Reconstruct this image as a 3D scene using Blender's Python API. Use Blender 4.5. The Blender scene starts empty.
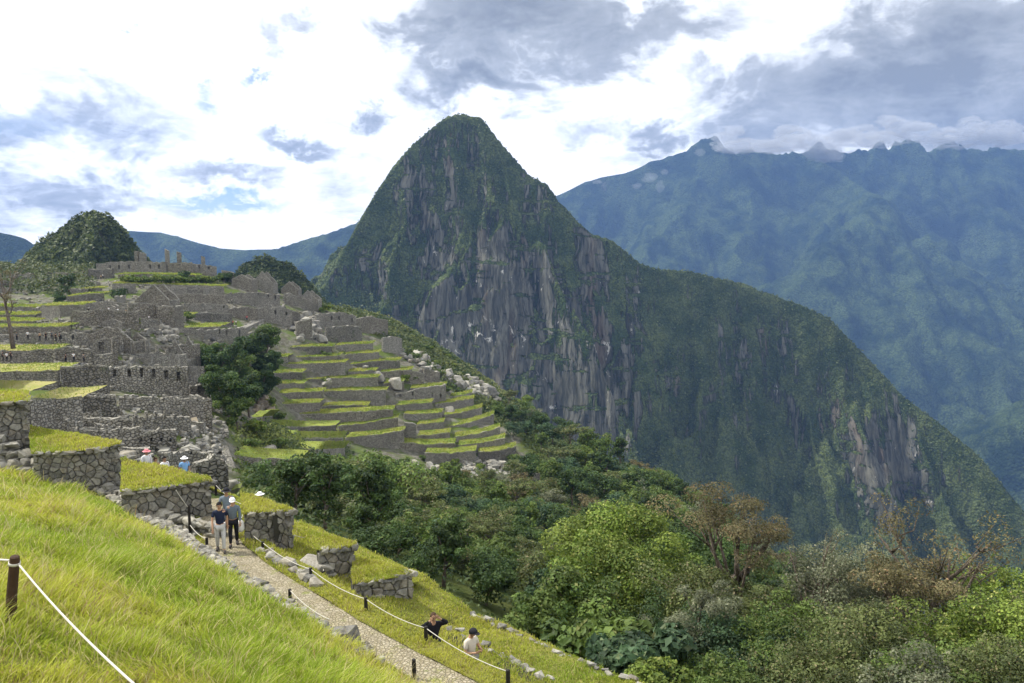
import bpy, bmesh, math, random
import numpy as np
from mathutils import Vector, Matrix

# ------------------------------------------------------------------ camera, world, sun, exposure
SC = bpy.context.scene
COL = SC.collection
F = 800.0
PITCH = math.atan((341.5 - 255.0) / F)
cam_data = bpy.data.cameras.new('camera')
cam_data.sensor_width = 36.0
cam_data.lens = F / 1024 * 36.0
cam_data.clip_start = 0.1
cam_data.clip_end = 40000
cam = bpy.data.objects.new('camera', cam_data)
cam.rotation_euler = (math.pi / 2 - PITCH, 0, 0)
COL.objects.link(cam)
SC.camera = cam
SC.view_settings.view_transform = 'Standard'
SC.view_settings.look = 'None'
SC.view_settings.gamma = 1
SC.view_settings.use_curve_mapping = False
SC.view_settings.exposure = 0.3
SC.cycles.max_bounces = 5
SC.cycles.diffuse_bounces = 2
SC.cycles.glossy_bounces = 1
SC.cycles.transmission_bounces = 2
SC.cycles.volume_bounces = 0
SC.cycles.use_adaptive_sampling = True
SC.cycles.adaptive_threshold = 0.03

SUN_EL, SUN_AZ = math.radians(50), math.radians(-72)     # azimuth from +Y (view direction) towards +X
SUN_STRENGTH = 5.0
sd = bpy.data.lights.new('sun', 'SUN')
sd.energy = SUN_STRENGTH
sd.angle = math.radians(1.5)
sd.color = (1.0, 0.95, 0.86)
sun = bpy.data.objects.new('sun', sd)
sdir = Vector((math.sin(SUN_AZ) * math.cos(SUN_EL), math.cos(SUN_AZ) * math.cos(SUN_EL), math.sin(SUN_EL)))
sun.rotation_euler = sdir.to_track_quat('Z', 'Y').to_euler()
COL.objects.link(sun)


def ray(px, py):
    u = (px - 512.0) / F
    v = (341.5 - py) / F
    c, s = math.cos(PITCH), math.sin(PITCH)
    return Vector((u, c + v * s, v * c - s))


def P(px, py, Y):
    d = ray(px, py)
    return d * (Y / d.y)


def PZ(px, py, z):
    d = ray(px, py)
    return d * (z / d.z)


# ---- node helpers
class NT:
    def __init__(s, tree):
        s.t = tree; s.n = tree.nodes; s.l = tree.links
    def new(s, typ, **kw):
        n = s.n.new(typ)
        for k, v in kw.items():
            setattr(n, k, v)
        return n
    def set(s, sock, v):
        if isinstance(v, bpy.types.NodeSocket):
            s.l.new(v, sock)
        else:
            if isinstance(v, (tuple, list)) and sock.type == 'RGBA' and len(v) == 3:
                v = (*v, 1)
            sock.default_value = v
    def math(s, op, a, b=None, c=None, clamp=False):
        n = s.new('ShaderNodeMath', operation=op, use_clamp=clamp)
        s.set(n.inputs[0], a)
        if b is not None: s.set(n.inputs[1], b)
        if c is not None: s.set(n.inputs[2], c)
        return n.outputs[0]
    def vmath(s, op, a, b=None):
        n = s.new('ShaderNodeVectorMath', operation=op)
        s.set(n.inputs[0], a)
        if b is not None: s.set(n.inputs[1], b)
        return n.outputs['Value'] if op in ('LENGTH', 'DOT_PRODUCT', 'DISTANCE') else n.outputs[0]
    def mix(s, f, a, b, blend='MIX'):
        n = s.new('ShaderNodeMix', data_type='RGBA', blend_type=blend)
        s.set(n.inputs[0], f); s.set(n.inputs[6], a); s.set(n.inputs[7], b)
        return n.outputs[2]
    def noise(s, vec, scale, detail=4, rough=0.55, dist=0.0, out=0):
        n = s.new('ShaderNodeTexNoise')
        s.set(n.inputs['Vector'], vec); n.inputs['Scale'].default_value = scale
        n.inputs['Detail'].default_value = detail; n.inputs['Roughness'].default_value = rough
        n.inputs['Distortion'].default_value = dist
        return n.outputs[out]
    def vor(s, vec, scale, feature='F1', out='Distance', rnd=1.0):
        n = s.new('ShaderNodeTexVoronoi', feature=feature)
        s.set(n.inputs['Vector'], vec); n.inputs['Scale'].default_value = scale
        n.inputs['Randomness'].default_value = rnd
        return n.outputs[out]
    def ramp(s, f, a, b, lo=0.0, hi=1.0, smooth=True):
        n = s.new('ShaderNodeMapRange', interpolation_type='SMOOTHSTEP' if smooth else 'LINEAR', clamp=True) if smooth else s.new('ShaderNodeMapRange')
        s.set(n.inputs[0], f)
        for i, v in enumerate((a, b, lo, hi)):
            n.inputs[1 + i].default_value = v
        return n.outputs[0]
    def mapping(s, vec, loc=(0, 0, 0), rot=(0, 0, 0), scale=(1, 1, 1)):
        n = s.new('ShaderNodeMapping')
        s.set(n.inputs[0], vec)
        n.inputs[1].default_value = loc; n.inputs[2].default_value = rot; n.inputs[3].default_value = scale
        return n.outputs[0]


# ---- world: Nishita sky seen through procedural cloud
def build_world():
    w = bpy.data.worlds.new('World')
    SC.world = w
    w.use_nodes = True
    w.cycles.sampling_method = 'MANUAL'
    w.cycles.sample_map_resolution = 256
    N = NT(w.node_tree)
    N.n.clear()
    sky = N.new('ShaderNodeTexSky', sky_type='NISHITA')
    sky.sun_disc = False
    sky.sun_elevation = SUN_EL
    sky.sun_rotation = SUN_AZ
    sky.altitude = 2400
    geo = N.new('ShaderNodeTexCoord')
    d = N.vmath('NORMALIZE', geo.outputs['Generated'])
    sep = N.new('ShaderNodeSeparateXYZ'); N.l.new(d, sep.inputs[0])
    x, y, z = sep.outputs
    az = N.math('ARCTAN2', x, y)
    el = N.math('ARCSINE', z)
    # clouds flatten towards the horizon
    k = N.math('ADD', N.math('MAXIMUM', z, 0.0), 0.22)
    comb = N.new('ShaderNodeCombineXYZ')
    N.l.new(N.math('DIVIDE', x, k), comb.inputs[0]); N.l.new(N.math('DIVIDE', y, k), comb.inputs[1])
    pl = comb.outputs[0]
    n_big = N.noise(pl, 1.5, 4, 0.6, 0.4)
    n_med = N.noise(N.mapping(pl, (3, 1, 2)), 4.0, 5, 0.62, 0.6)
    n_fine = N.noise(N.mapping(pl, (7, 4, 2)), 11.0, 5, 0.65, 0.3)
    ae = N.new('ShaderNodeCombineXYZ'); N.l.new(az, ae.inputs[0]); N.l.new(el, ae.inputs[1])
    # warp the coordinates so that cloud outlines are ragged
    wn = N.noise(N.mapping(ae.outputs[0], scale=(1, 1.5, 1)), 9.0, 4, 0.62, 0.5, out=1)
    warp = N.vmath('SCALE', N.vmath('SUBTRACT', wn, (0.5, 0.5, 0.5)))
    warp.node.inputs['Scale'].default_value = 0.17
    wn2 = N.noise(N.mapping(ae.outputs[0], scale=(1, 1.3, 1)), 34.0, 4, 0.65, 0.3, out=1)
    warp2 = N.vmath('SCALE', N.vmath('SUBTRACT', wn2, (0.5, 0.5, 0.5)))
    warp2.node.inputs['Scale'].default_value = 0.05
    aew = N.vmath('ADD', N.vmath('ADD', ae.outputs[0], warp), warp2)

    w3 = N.vmath('SCALE', warp); w3.node.inputs['Scale'].default_value = 0.35
    w4 = N.vmath('SCALE', warp2); w4.node.inputs['Scale'].default_value = 1.1
    aes = N.vmath('ADD', N.vmath('ADD', ae.outputs[0], w3), w4)

    def blob(px, py, rx, ry, rot=0, edge=0.0, vec=None):
        vec = vec or (aes if rx * ry < 1000 else aew)
        dr = ray(px, py).normalized()
        a0, e0 = math.atan2(dr.x, dr.y), math.asin(dr.z)
        m = N.mapping(N.vmath('SUBTRACT', vec, (a0, e0, 0)), rot=(0, 0, math.radians(rot)), scale=(1, 1, 0))
        m = N.vmath('MULTIPLY', m, (F / rx, F / ry, 0))
        return N.ramp(N.vmath('LENGTH', m), 1.35, edge)
    def total(lst):
        acc = None
        for b, wgt in lst:
            v = N.math('MULTIPLY', b, wgt)
            acc = v if acc is None else N.math('MAXIMUM', acc, v)
        return acc
    dark = total([
        (blob(520, 18, 150, 60, 5), 0.95), (blob(480, 72, 90, 42, 8), 1.0), (blob(620, 30, 140, 40, -12), 0.8),
        (blob(430, 25, 50, 45), 0.9),
        (blob(885, 85, 170, 80, -8), 1.0), (blob(960, 50, 110, 90), 1.0), (blob(760, 130, 70, 45), 0.9),
        (blob(1010, 120, 130, 70), 1.0), (blob(1150, 60, 160, 150), 1.0), (blob(740, 90, 60, 40), 0.7),
        (blob(655, 130, 42, 26), 0.8), (blob(590, 130, 55, 18), 0.45), (blob(640, 160, 60, 14), 0.35),
        (blob(372, 120, 20, 20), 0.75), (blob(300, 24, 30, 16), 0.5), (blob(270, 34, 16, 20), 0.45),
        (blob(300, 146, 48, 15, 12), 0.85), (blob(225, 172, 60, 14, 5), 0.62), (blob(60, 110, 120, 30, 0), 0.66),
        (blob(110, 130, 44, 32), 0.62), (blob(80, 195, 140, 28, 3), 0.66), (blob(0, 130, 60, 25), 0.55),
        (blob(350, 195, 50, 35, 30), 0.3), (blob(0, 205, 60, 18), 0.45),
    ])
    blue = total([(blob(222, 201, 60, 9, -2), 1.3), (blob(255, 72, 14, 7, -25), 0.9), (blob(207, 101, 16, 9), 0.7),
                  (blob(130, 24, 10, 4, -20), 0.6), (blob(205, 88, 9, 6), 0.5), (blob(20, 120, 50, 12), 0.25)])
    tex = N.math('ADD', N.math('MULTIPLY', N.math('SUBTRACT', n_med, 0.5), 1.5), N.math('MULTIPLY', N.math('SUBTRACT', n_fine, 0.5), 0.9))
    base = N.math('MULTIPLY', N.ramp(n_big, 0.50, 0.78), 0.38)
    dens = N.math('ADD', N.math('MAXIMUM', dark, base), N.math('MULTIPLY', tex, 0.48), clamp=True)
    rampn = N.new('ShaderNodeValToRGB')
    cr = rampn.color_ramp
    cr.elements[0].position = 0.0; cr.elements[0].color = (1.0, 1.0, 1.0, 1)
    cr.elements[1].position = 1.0; cr.elements[1].color = (0.20, 0.214, 0.228, 1)
    e = cr.elements.new(0.15); e.color = (1, 1, 1, 1)
    e = cr.elements.new(0.38); e.color = (0.68, 0.70, 0.725, 1)
    e = cr.elements.new(0.6); e.color = (0.37, 0.388, 0.405, 1)
    N.l.new(dens, rampn.inputs[0])
    # cloud cover: everywhere but the few blue gaps
    gap = N.math('MULTIPLY', blue, N.ramp(n_fine, 0.25, 0.5), clamp=True)
    bg1 = N.new('ShaderNodeBackground'); N.l.new(sky.outputs[0], bg1.inputs[0]); bg1.inputs[1].default_value = 0.10
    bg2 = N.new('ShaderNodeBackground'); N.l.new(rampn.outputs[0], bg2.inputs[0]); bg2.inputs[1].default_value = 1.25
    # below the horizon: dim ground light
    mx = N.new('ShaderNodeMixShader')
    N.l.new(gap, mx.inputs[0]); N.l.new(bg2.outputs[0], mx.inputs[1]); N.l.new(bg1.outputs[0], mx.inputs[2])
    bg3 = N.new('ShaderNodeBackground'); bg3.inputs[0].default_value = (0.16, 0.2, 0.2, 1); bg3.inputs[1].default_value = 0.6
    mx2 = N.new('ShaderNodeMixShader')
    N.l.new(N.ramp(z, -0.02, -0.06), mx2.inputs[0]); N.l.new(mx.outputs[0], mx2.inputs[1]); N.l.new(bg3.outputs[0], mx2.inputs[2])
    out = N.new('ShaderNodeOutputWorld'); N.l.new(mx2.outputs[0], out.inputs[0])
build_world()


# ------------------------------------------------------------------ object helpers
def link(name, me, mat=None, parent=None, loc=(0, 0, 0)):
    o = bpy.data.objects.new(name, me)
    COL.objects.link(o)
    o.location = loc
    if mat is not None and me is not None:
        for m in (mat if isinstance(mat, (list, tuple)) else [mat]):
            me.materials.append(m)
    if parent is not None:
        o.parent = parent
    return o


def tag(o, label=None, cat=None, group=None, kind=None):
    if label: o['label'] = label
    if cat: o['category'] = cat
    if group: o['group'] = group
    if kind: o['kind'] = kind
    return o


def thing(name, label, cat, loc=(0, 0, 0), group=None, rz=0.0):
    o = bpy.data.objects.new(name, None)
    COL.objects.link(o)
    o.empty_display_size = 0.2
    o.location = loc
    o.rotation_euler = (0, 0, rz)
    return tag(o, label, cat, group)


def npmesh(name, V, Fc, C=None, smooth=False, mi=None):
    """V (n,3); Fc (m,k) ints or list of lists; C (n,3) point colours."""
    me = bpy.data.meshes.new(name)
    V = np.asarray(V, dtype=np.float32)
    if isinstance(Fc, np.ndarray):
        m, k = Fc.shape
        me.vertices.add(len(V)); me.vertices.foreach_set('co', V.ravel())
        me.loops.add(m * k); me.loops.foreach_set('vertex_index', Fc.astype(np.int32).ravel())
        me.polygons.add(m)
        me.polygons.foreach_set('loop_start', (np.arange(m) * k).astype(np.int32))
        me.polygons.foreach_set('loop_total', np.full(m, k, np.int32))
        me.update(calc_edges=True)
    else:
        me.from_pydata([tuple(map(float, v)) for v in V], [], Fc)
    if C is not None:
        at = me.color_attributes.new('col', 'FLOAT_COLOR', 'POINT')
        cc = np.ones((len(V), 4), np.float32); cc[:, :3] = C
        at.data.foreach_set('color', cc.ravel())
    if mi is not None:
        me.polygons.foreach_set('material_index', np.asarray(mi, np.int32))
    me.polygons.foreach_set('use_smooth', np.full(len(me.polygons), smooth))
    me.update()
    return me


# ---- vectorised noise
def _hash(ix, iy, iz, seed):
    h = (ix * 374761393 + iy * 668265263 + iz * 2147483647 + seed * 1274126177) & 0xffffffff
    h = ((h ^ (h >> 13)) * 1274126177) & 0xffffffff
    h = h ^ (h >> 16)
    return (h & 0xffff) / 65535.0


def vnoise(x, y, z=0.0, seed=0):
    x = np.asarray(x, float); y = np.asarray(y, float); z = np.zeros_like(x) + z
    xi, yi, zi = np.floor(x).astype(np.int64), np.floor(y).astype(np.int64), np.floor(z).astype(np.int64)
    fx, fy, fz = x - xi, y - yi, z - zi
    fx, fy, fz = fx * fx * (3 - 2 * fx), fy * fy * (3 - 2 * fy), fz * fz * (3 - 2 * fz)
    r = 0
    for dx in (0, 1):
        for dy in (0, 1):
            for dz in (0, 1):
                w = (fx if dx else 1 - fx) * (fy if dy else 1 - fy) * (fz if dz else 1 - fz)
                r = r + w * _hash(xi + dx, yi + dy, zi + dz, seed)
    return r * 2 - 1


def fbm(x, y, z=0.0, oct=5, seed=0, gain=0.5, ridged=False):
    a, f, s, t = 1.0, 1.0, 0.0, 0.0
    for i in range(oct):
        n = vnoise(np.asarray(x) * f, np.asarray(y) * f, np.asarray(z) * f, seed + i * 17)
        if ridged: n = 1 - 2 * np.abs(n)
        s = s + a * n; t += a
        a *= gain; f *= 2.03
    return s / t


# ------------------------------------------------------------------ materials
def base_mat(name, rough=0.9, spec=0.2):
    m = bpy.data.materials.new(name)
    m.use_nodes = True
    N = NT(m.node_tree)
    b = N.n['Principled BSDF']
    b.inputs['Roughness'].default_value = rough
    b.inputs['Specular IOR Level'].default_value = spec
    return m, N, b


def bump(N, b, h, strength=0.6, dist=0.1):
    n = N.new('ShaderNodeBump'); n.inputs['Strength'].default_value = strength
    n.inputs['Distance'].default_value = dist
    N.l.new(h, n.inputs['Height']); N.l.new(n.outputs[0], b.inputs['Normal'])


def m_plain(name, col, rough=0.8, var=0.15, scale=8.0, spec=0.2, metal=0.0):
    m, N, b = base_mat(name, rough, spec)
    tc = N.new('ShaderNodeTexCoord').outputs['Object']
    n = N.noise(tc, scale, 4)
    c2 = tuple(c * (1 - var) for c in col); c1 = tuple(min(1, c * (1 + var)) for c in col)
    N.l.new(N.mix(n, c2, c1), b.inputs['Base Color'])
    b.inputs['Metallic'].default_value = metal
    return m


def m_masonry(name, scale, c0, c1, joint, moss=0.15, lichen=0.35):
    """coarse Inca rubble masonry: irregular cells with dark joints, lichen and moss"""
    m, N, b = base_mat(name, 0.95, 0.1)
    pos = N.new('ShaderNodeNewGeometry').outputs['Position']
    v = N.mapping(pos, scale=(1, 1, 1.35))
    v = N.vmath('ADD', v, N.vmath('MULTIPLY', N.noise(v, scale * 0.8, 3, out=1), (0.5 / scale,) * 3))
    ed = N.vor(v, scale, 'DISTANCE_TO_EDGE')
    cc = N.vor(v, scale, 'F1', 'Color')
    sp = N.new('ShaderNodeSeparateColor'); N.l.new(cc, sp.inputs[0])
    col = N.mix(sp.outputs[0], c0, c1)
    big = N.noise(pos, 0.11, 6, 0.6)
    col = N.mix(N.ramp(big, 0.35, 0.7, 0.0, 0.55), col, tuple(c * 0.62 for c in c0))
    fine = N.noise(pos, scale * 3.0, 6, 0.7)
    col = N.mix(N.ramp(fine, 0.52, 0.72, 0, lichen), col, (0.46, 0.46, 0.42))
    mo = N.noise(N.mapping(pos, (5, 3, 1)), 0.35, 6, 0.7)
    col = N.mix(N.ramp(mo, 0.55, 0.68, 0, moss * 3), col, (0.09, 0.12, 0.035))
    col = N.mix(N.ramp(ed, 0.0, 0.11, 0.85, 0.0), col, joint)
    N.l.new(col, b.inputs['Base Color'])
    h = N.math('ADD', N.ramp(ed, 0, 0.16), N.math('MULTIPLY', fine, 0.35))
    bump(N, b, h, 1.0, 0.35 / scale)
    return m


def m_ground(name, c0, c1, c2, s=0.6, bs=6.0, bstr=0.8):
    m, N, b = base_mat(name, 1.0, 0.05)
    pos = N.new('ShaderNodeNewGeometry').outputs['Position']
    n1 = N.noise(pos, s, 6, 0.6); n2 = N.noise(N.mapping(pos, (9, 2, 4)), s * 4.3, 6, 0.65)
    col = N.mix(N.ramp(n1, 0.35, 0.65), c0, c1)
    col = N.mix(N.ramp(n2, 0.5, 0.72), col, c2)
    N.l.new(col, b.inputs['Base Color'])
    bump(N, b, N.noise(pos, bs, 8, 0.7), bstr, 0.12)
    return m


def m_attr(name, rough=0.75, transl=0.0, spec=0.15, noise_scale=None):
    m, N, b = base_mat(name, rough, spec)
    a = N.new('ShaderNodeAttribute'); a.attribute_name = 'col'
    c = a.outputs['Color']
    if noise_scale:
        pos = N.new('ShaderNodeNewGeometry').outputs['Position']
        n = N.noise(pos, noise_scale, 7, 0.7)
        c = N.mix(N.ramp(n, 0.3, 0.75, 0.0, 0.8), N.mix(1.0, c, (0.62, 0.61, 0.57), 'MULTIPLY'), N.mix(0.35, c, (0.55, 0.53, 0.46)))
        bump(N, b, n, 0.8, 0.06)
    N.l.new(c, b.inputs['Base Color'])
    if transl:
        tr = N.new('ShaderNodeBsdfTranslucent'); N.l.new(c, tr.inputs[0])
        mx = N.new('ShaderNodeMixShader'); mx.inputs[0].default_value = transl
        N.l.new(b.outputs[0], mx.inputs[1]); N.l.new(tr.outputs[0], mx.inputs[2])
        N.l.new(mx.outputs[0], N.n['Material Output'].inputs[0])
    return m


def m_mountain(name, veg0, veg1, rock0, rock1, canopy, rockamt=(0.45, 0.75), white=0.3, streak=0.02, bstr=1.0, attr=False):
    """steep Andean slope: forest canopy where it is less steep, fluted grey cliff where it is steeper"""
    m, N, b = base_mat(name, 1.0, 0.02)
    g = N.new('ShaderNodeNewGeometry')
    pos = g.outputs['Position']
    sepn = N.new('ShaderNodeSeparateXYZ'); N.l.new(g.outputs['Normal'], sepn.inputs[0])
    wob = N.vmath('MULTIPLY', N.vmath('SUBTRACT', N.noise(pos, streak * 1.2, 2, out=1), (0.5, 0.5, 0.5)), ((0.22 if attr else 0.55) / streak,) * 3)
    vs = N.mapping(N.vmath('ADD', pos, wob), scale=(1, 0.28 if attr else 1, 0.09))
    st = N.noise(vs, streak * 1.3, 5, 0.62)
    st2 = N.noise(N.mapping(vs, (100, 40, 7)), streak * 5.0, 5, 0.65)
    pn = N.noise(pos, streak * 1.5, 5, 0.66)
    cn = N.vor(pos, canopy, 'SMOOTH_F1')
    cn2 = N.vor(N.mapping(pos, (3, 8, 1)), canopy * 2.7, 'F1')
    steep = N.math('SUBTRACT', 1.0, sepn.outputs[2])
    sel = N.math('ADD', steep, N.math('MULTIPLY', N.math('SUBTRACT', st, 0.5), 1.3))
    sel = N.math('ADD', sel, N.math('MULTIPLY', N.math('SUBTRACT', st2, 0.5), 1.1))
    sel = N.math('ADD', sel, N.math('MULTIPLY', N.math('SUBTRACT', pn, 0.5), 0.8))
    if attr:
        at = N.new('ShaderNodeAttribute'); at.attribute_name = 'col'
        sc = N.new('ShaderNodeSeparateColor'); N.l.new(at.outputs['Color'], sc.inputs[0])
        sel = N.math('ADD', sel, N.math('MULTIPLY', N.math('SUBTRACT', sc.outputs[0], 0.5), 0.9))
    fs = N.noise(N.mapping(vs, (7, 3, 1)), streak * 16.0, 4, 0.7)
    if attr: sel = N.math('ADD', sel, N.math('MULTIPLY', N.math('SUBTRACT', fs, 0.5), 1.0))
    if attr:      # green ledges crossing the cliffs
        lg = N.noise(N.mapping(pos, (3, 3, 3), rot=(0, math.radians(24), 0), scale=(0.35, 0.35, 2.2)), streak * 2.4, 4, 0.65)
        sel = N.math('SUBTRACT', sel, N.ramp(lg, 0.54, 0.66, 0.0, 0.5))
    rk = N.ramp(sel, rockamt[0], rockamt[1])
    veg = N.mix(N.ramp(pn, 0.36, 0.64), veg0, veg1)
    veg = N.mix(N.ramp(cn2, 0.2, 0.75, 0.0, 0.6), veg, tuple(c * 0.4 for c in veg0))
    rock = N.mix(N.ramp(st2, 0.34, 0.64), rock0, rock1)
    rock = N.mix(N.ramp(fs, 0.38, 0.58, 0.7, 0.0), rock, tuple(c * 0.55 for c in rock0))
    rust = N.noise(N.mapping(vs, (50, 10, 300)), streak * 1.7, 3, 0.6)
    rock = N.mix(N.ramp(rust, 0.54, 0.70, 0, 0.25), rock, (0.15, 0.09, 0.055))
    wh = N.noise(N.mapping(pos, (20, 90, 10), scale=(1, 1, 0.4)), streak * 2.6, 5, 0.72, 0.5)
    rock = N.mix(N.ramp(wh, 0.62, 0.68, 0, white), rock, (0.60, 0.58, 0.53))
    col = N.mix(rk, veg, rock)
    N.l.new(col, b.inputs['Base Color'])
    hv = N.math('MULTIPLY', N.math('ADD', cn, N.math('MULTIPLY', cn2, 0.5)), -1.0)
    hr = N.math('ADD', N.math('ADD', N.math('MULTIPLY', st2, 1.3), N.math('MULTIPLY', fs, 0.6)), N.math('MULTIPLY', st, 1.0))
    hm = N.new('ShaderNodeMix', data_type='FLOAT'); N.l.new(rk, hm.inputs[0]); N.l.new(hv, hm.inputs[2]); N.l.new(hr, hm.inputs[3])
    bump(N, b, hm.outputs[0], bstr, (0.45 if attr else 0.8) / canopy)
    return m


M = {}
M['citadel'] = m_masonry('grey_masonry', 2.1, (0.25, 0.235, 0.20), (0.41, 0.39, 0.335), (0.07, 0.068, 0.058), 0.10, 0.3)
M['citadel_pale'] = m_masonry('pale_masonry', 2.3, (0.27, 0.26, 0.225), (0.42, 0.40, 0.35), (0.09, 0.085, 0.07), 0.05, 0.4)
M['citadel_dark'] = m_masonry('dark_masonry', 2.0, (0.17, 0.16, 0.138), (0.30, 0.285, 0.245), (0.04, 0.04, 0.034), 0.16, 0.3)
M['citadel_mid'] = m_masonry('brownish_masonry', 1.8, (0.23, 0.21, 0.17), (0.37, 0.345, 0.285), (0.06, 0.055, 0.045), 0.08, 0.45)
M['core'] = m_plain('earth_core', (0.045, 0.043, 0.035), 1.0)
M['stone'] = m_attr('field_stone', 0.95, 0, 0.1, noise_scale=7.0)
M['rock'] = m_attr('weathered_rock', 0.95, 0, 0.1, noise_scale=1.2)
M['leaf'] = m_attr('leaf', 0.6, 0.35, 0.25)
M['blade'] = m_attr('grass_blade', 0.65, 0.4, 0.2)
M['bark'] = m_ground('bark', (0.09, 0.07, 0.05), (0.17, 0.14, 0.11), (0.25, 0.23, 0.2), 3.0, 20)
M['lawn'] = m_ground('lawn', (0.15, 0.17, 0.035), (0.23, 0.22, 0.06), (0.12, 0.13, 0.04), 0.5, 5)
M['lawn_far'] = m_ground('terrace_grass', (0.14, 0.185, 0.04), (0.23, 0.26, 0.06), (0.12, 0.12, 0.05), 0.15, 1.5)
M['dry_lawn'] = m_ground('dry_grass', (0.30, 0.28, 0.11), (0.23, 0.25, 0.07), (0.32, 0.27, 0.15), 0.3, 2)
M['hillside_plain'] = m_ground('undergrowth', (0.035, 0.055, 0.016), (0.08, 0.09, 0.03), (0.13, 0.12, 0.07), 0.12, 1.2, 1.0)
M['earth'] = m_ground('bare_earth', (0.20, 0.17, 0.12), (0.28, 0.24, 0.18), (0.14, 0.14, 0.07), 0.8, 4)


def m_hill():
    m, N, b = base_mat('town_ground', 1.0, 0.05)
    pos = N.new('ShaderNodeNewGeometry').outputs['Position']
    a = N.new('ShaderNodeAttribute'); a.attribute_name = 'col'
    n1 = N.noise(pos, 0.12, 6, 0.6); n2 = N.noise(N.mapping(pos, (9, 2, 4)), 0.6, 6, 0.68)
    g = N.mix(N.ramp(n1, 0.35, 0.65), (0.035, 0.055, 0.016), (0.08, 0.095, 0.03))
    e = N.mix(N.ramp(n2, 0.4, 0.6), (0.09, 0.085, 0.062), (0.16, 0.155, 0.125))
    e = N.mix(N.ramp(n1, 0.46, 0.62), e, (0.085, 0.115, 0.03))
    sp = N.new('ShaderNodeSeparateColor'); N.l.new(a.outputs['Color'], sp.inputs[0])
    N.l.new(N.mix(sp.outputs[0], g, e), b.inputs['Base Color'])
    bump(N, b, N.noise(pos, 1.6, 7, 0.7), 1.0, 0.25)
    return m
M['hillside'] = m_hill()

# ------------------------------------------------------------------ terrain (setting)
def tps(ctrl):
    A = np.array([[c[0], c[1], c[2]] for c in ctrl], float)
    xy, z = A[:, :2], A[:, 2]
    n = len(A)
    def U(r2):
        return 0.5 * r2 * np.log(r2 + 1e-9)
    d2 = ((xy[:, None] - xy[None]) ** 2).sum(-1)
    K = U(d2) + np.eye(n) * 8.0
    Pm = np.hstack([np.ones((n, 1)), xy])
    L = np.zeros((n + 3, n + 3)); L[:n, :n] = K; L[:n, n:] = Pm; L[n:, :n] = Pm.T
    w = np.linalg.solve(L, np.concatenate([z, np.zeros(3)]))
    def f(x, y):
        x = np.asarray(x, float); y = np.asarray(y, float)
        out = np.full(x.shape, w[n])
        out = out + w[n + 1] * x + w[n + 2] * y
        for i in range(n):
            out = out + w[i] * U((x - xy[i, 0]) ** 2 + (y - xy[i, 1]) ** 2)
        return out
    return f


CT = [(0, 0, -4.5), (-12, 8, -7), (-25, 5, -6), (-40, 20, -10), (-60, 40, -11), (-6, 18, -10.6), (2, 14, -11.6), (5, 4, -8), (10, 2, -12),
      (-20, 36, -11.3), (-12, 28, -11.6), (-3, 24, -12.2), (4, 19, -12.5), (8, 15, -13), (8, 22, -17), (15, 12, -20), (15, 30, -24), (20, 45, -29),
      (40, 45, -33), (30, 20, -28), (60, 60, -45), (0, 34, -19.5)]
for q in [(500, 600, 55), (440, 560, 80), (420, 520, 110), (450, 500, 140), (500, 482, 185), (380, 485, 150), (330, 520, 85), (280, 505, 75), (255, 470, 120), (500, 430, 262),
          (560, 450, 245), (620, 485, 225), (690, 520, 190), (620, 560, 120), (560, 520, 150),
          (520, 462, 232), (440, 468, 220), (380, 462, 210), (300, 458, 200), (235, 452, 180), (230, 425, 195),
          (500, 425, 258), (440, 385, 275), (400, 362, 280), (345, 345, 272), (300, 345, 255), (280, 385, 235), (300, 320, 290), (320, 305, 330), (265, 300, 295), (250, 285, 310), (160, 268, 310),
          (210, 274, 305), (100, 268, 310), (150, 295, 265), (100, 305, 240), (200, 322, 235), (240, 345, 225), (150, 342, 190), (90, 345, 180),
          (20, 350, 170), (20, 322, 205), (20, 305, 235), (30, 290, 260), (20, 371, 145), (60, 392, 122), (10, 395, 120), (150, 393, 132), (205, 395, 138), (205, 430, 118),
          (120, 417, 112), (40, 424, 100), (150, 452, 92), (110, 452, 88), (200, 448, 100), (60, 456, 70), (110, 478, 60), (150, 486, 55), (190, 484, 68), (240, 503, 62), (30, 462, 55),
          (212, 400, 150), (240, 420, 170), (225, 470, 105), (245, 500, 85), (20, 432, 75), (5, 458, 46), (-60, 440, 60)]:
    p = P(*q); CT.append((p.x, p.y, p.z))
CT += [(-160, 300, -8), (-200, 200, -10), (-160, 120, -14), (-110, 60, -12), (-200, 420, -40), (-100, 400, -70), (0, 420, -110), (-60, 370, -34),
       (100, 300, -125), (60, 330, -105), (150, 200, -150), (120, 100, -90), (200, 300, -200), (200, 80, -130), (150, 40, -95), (100, 10, -70), (200, 420, -220), (60, 250, -78), (95, 180, -95)]
mid_f = tps(CT)
GX0, GX1, GY0, GY1, GS = -230.0, 210.0, -12.0, 430.0, 1.6
gx = np.arange(GX0, GX1, GS); gy = np.arange(GY0, GY1, GS)
GXX, GYY = np.meshgrid(gx, gy)
GZ = mid_f(GXX, GYY)
GZ = GZ + fbm(GXX / 9, GYY / 9, oct=4, seed=5) * np.clip((GYY - 40) / 60, 0, 1) * 0.9


def gz(x, y):
    fx = (np.asarray(x, float) - GX0) / GS; fy = (np.asarray(y, float) - GY0) / GS
    ix = np.clip(np.floor(fx).astype(int), 0, len(gx) - 2); iy = np.clip(np.floor(fy).astype(int), 0, len(gy) - 2)
    tx = np.clip(fx - ix, 0, 1); ty = np.clip(fy - iy, 0, 1)
    return (GZ[iy, ix] * (1 - tx) * (1 - ty) + GZ[iy, ix + 1] * tx * (1 - ty) + GZ[iy + 1, ix] * (1 - tx) * ty + GZ[iy + 1, ix + 1] * tx * ty)


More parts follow.
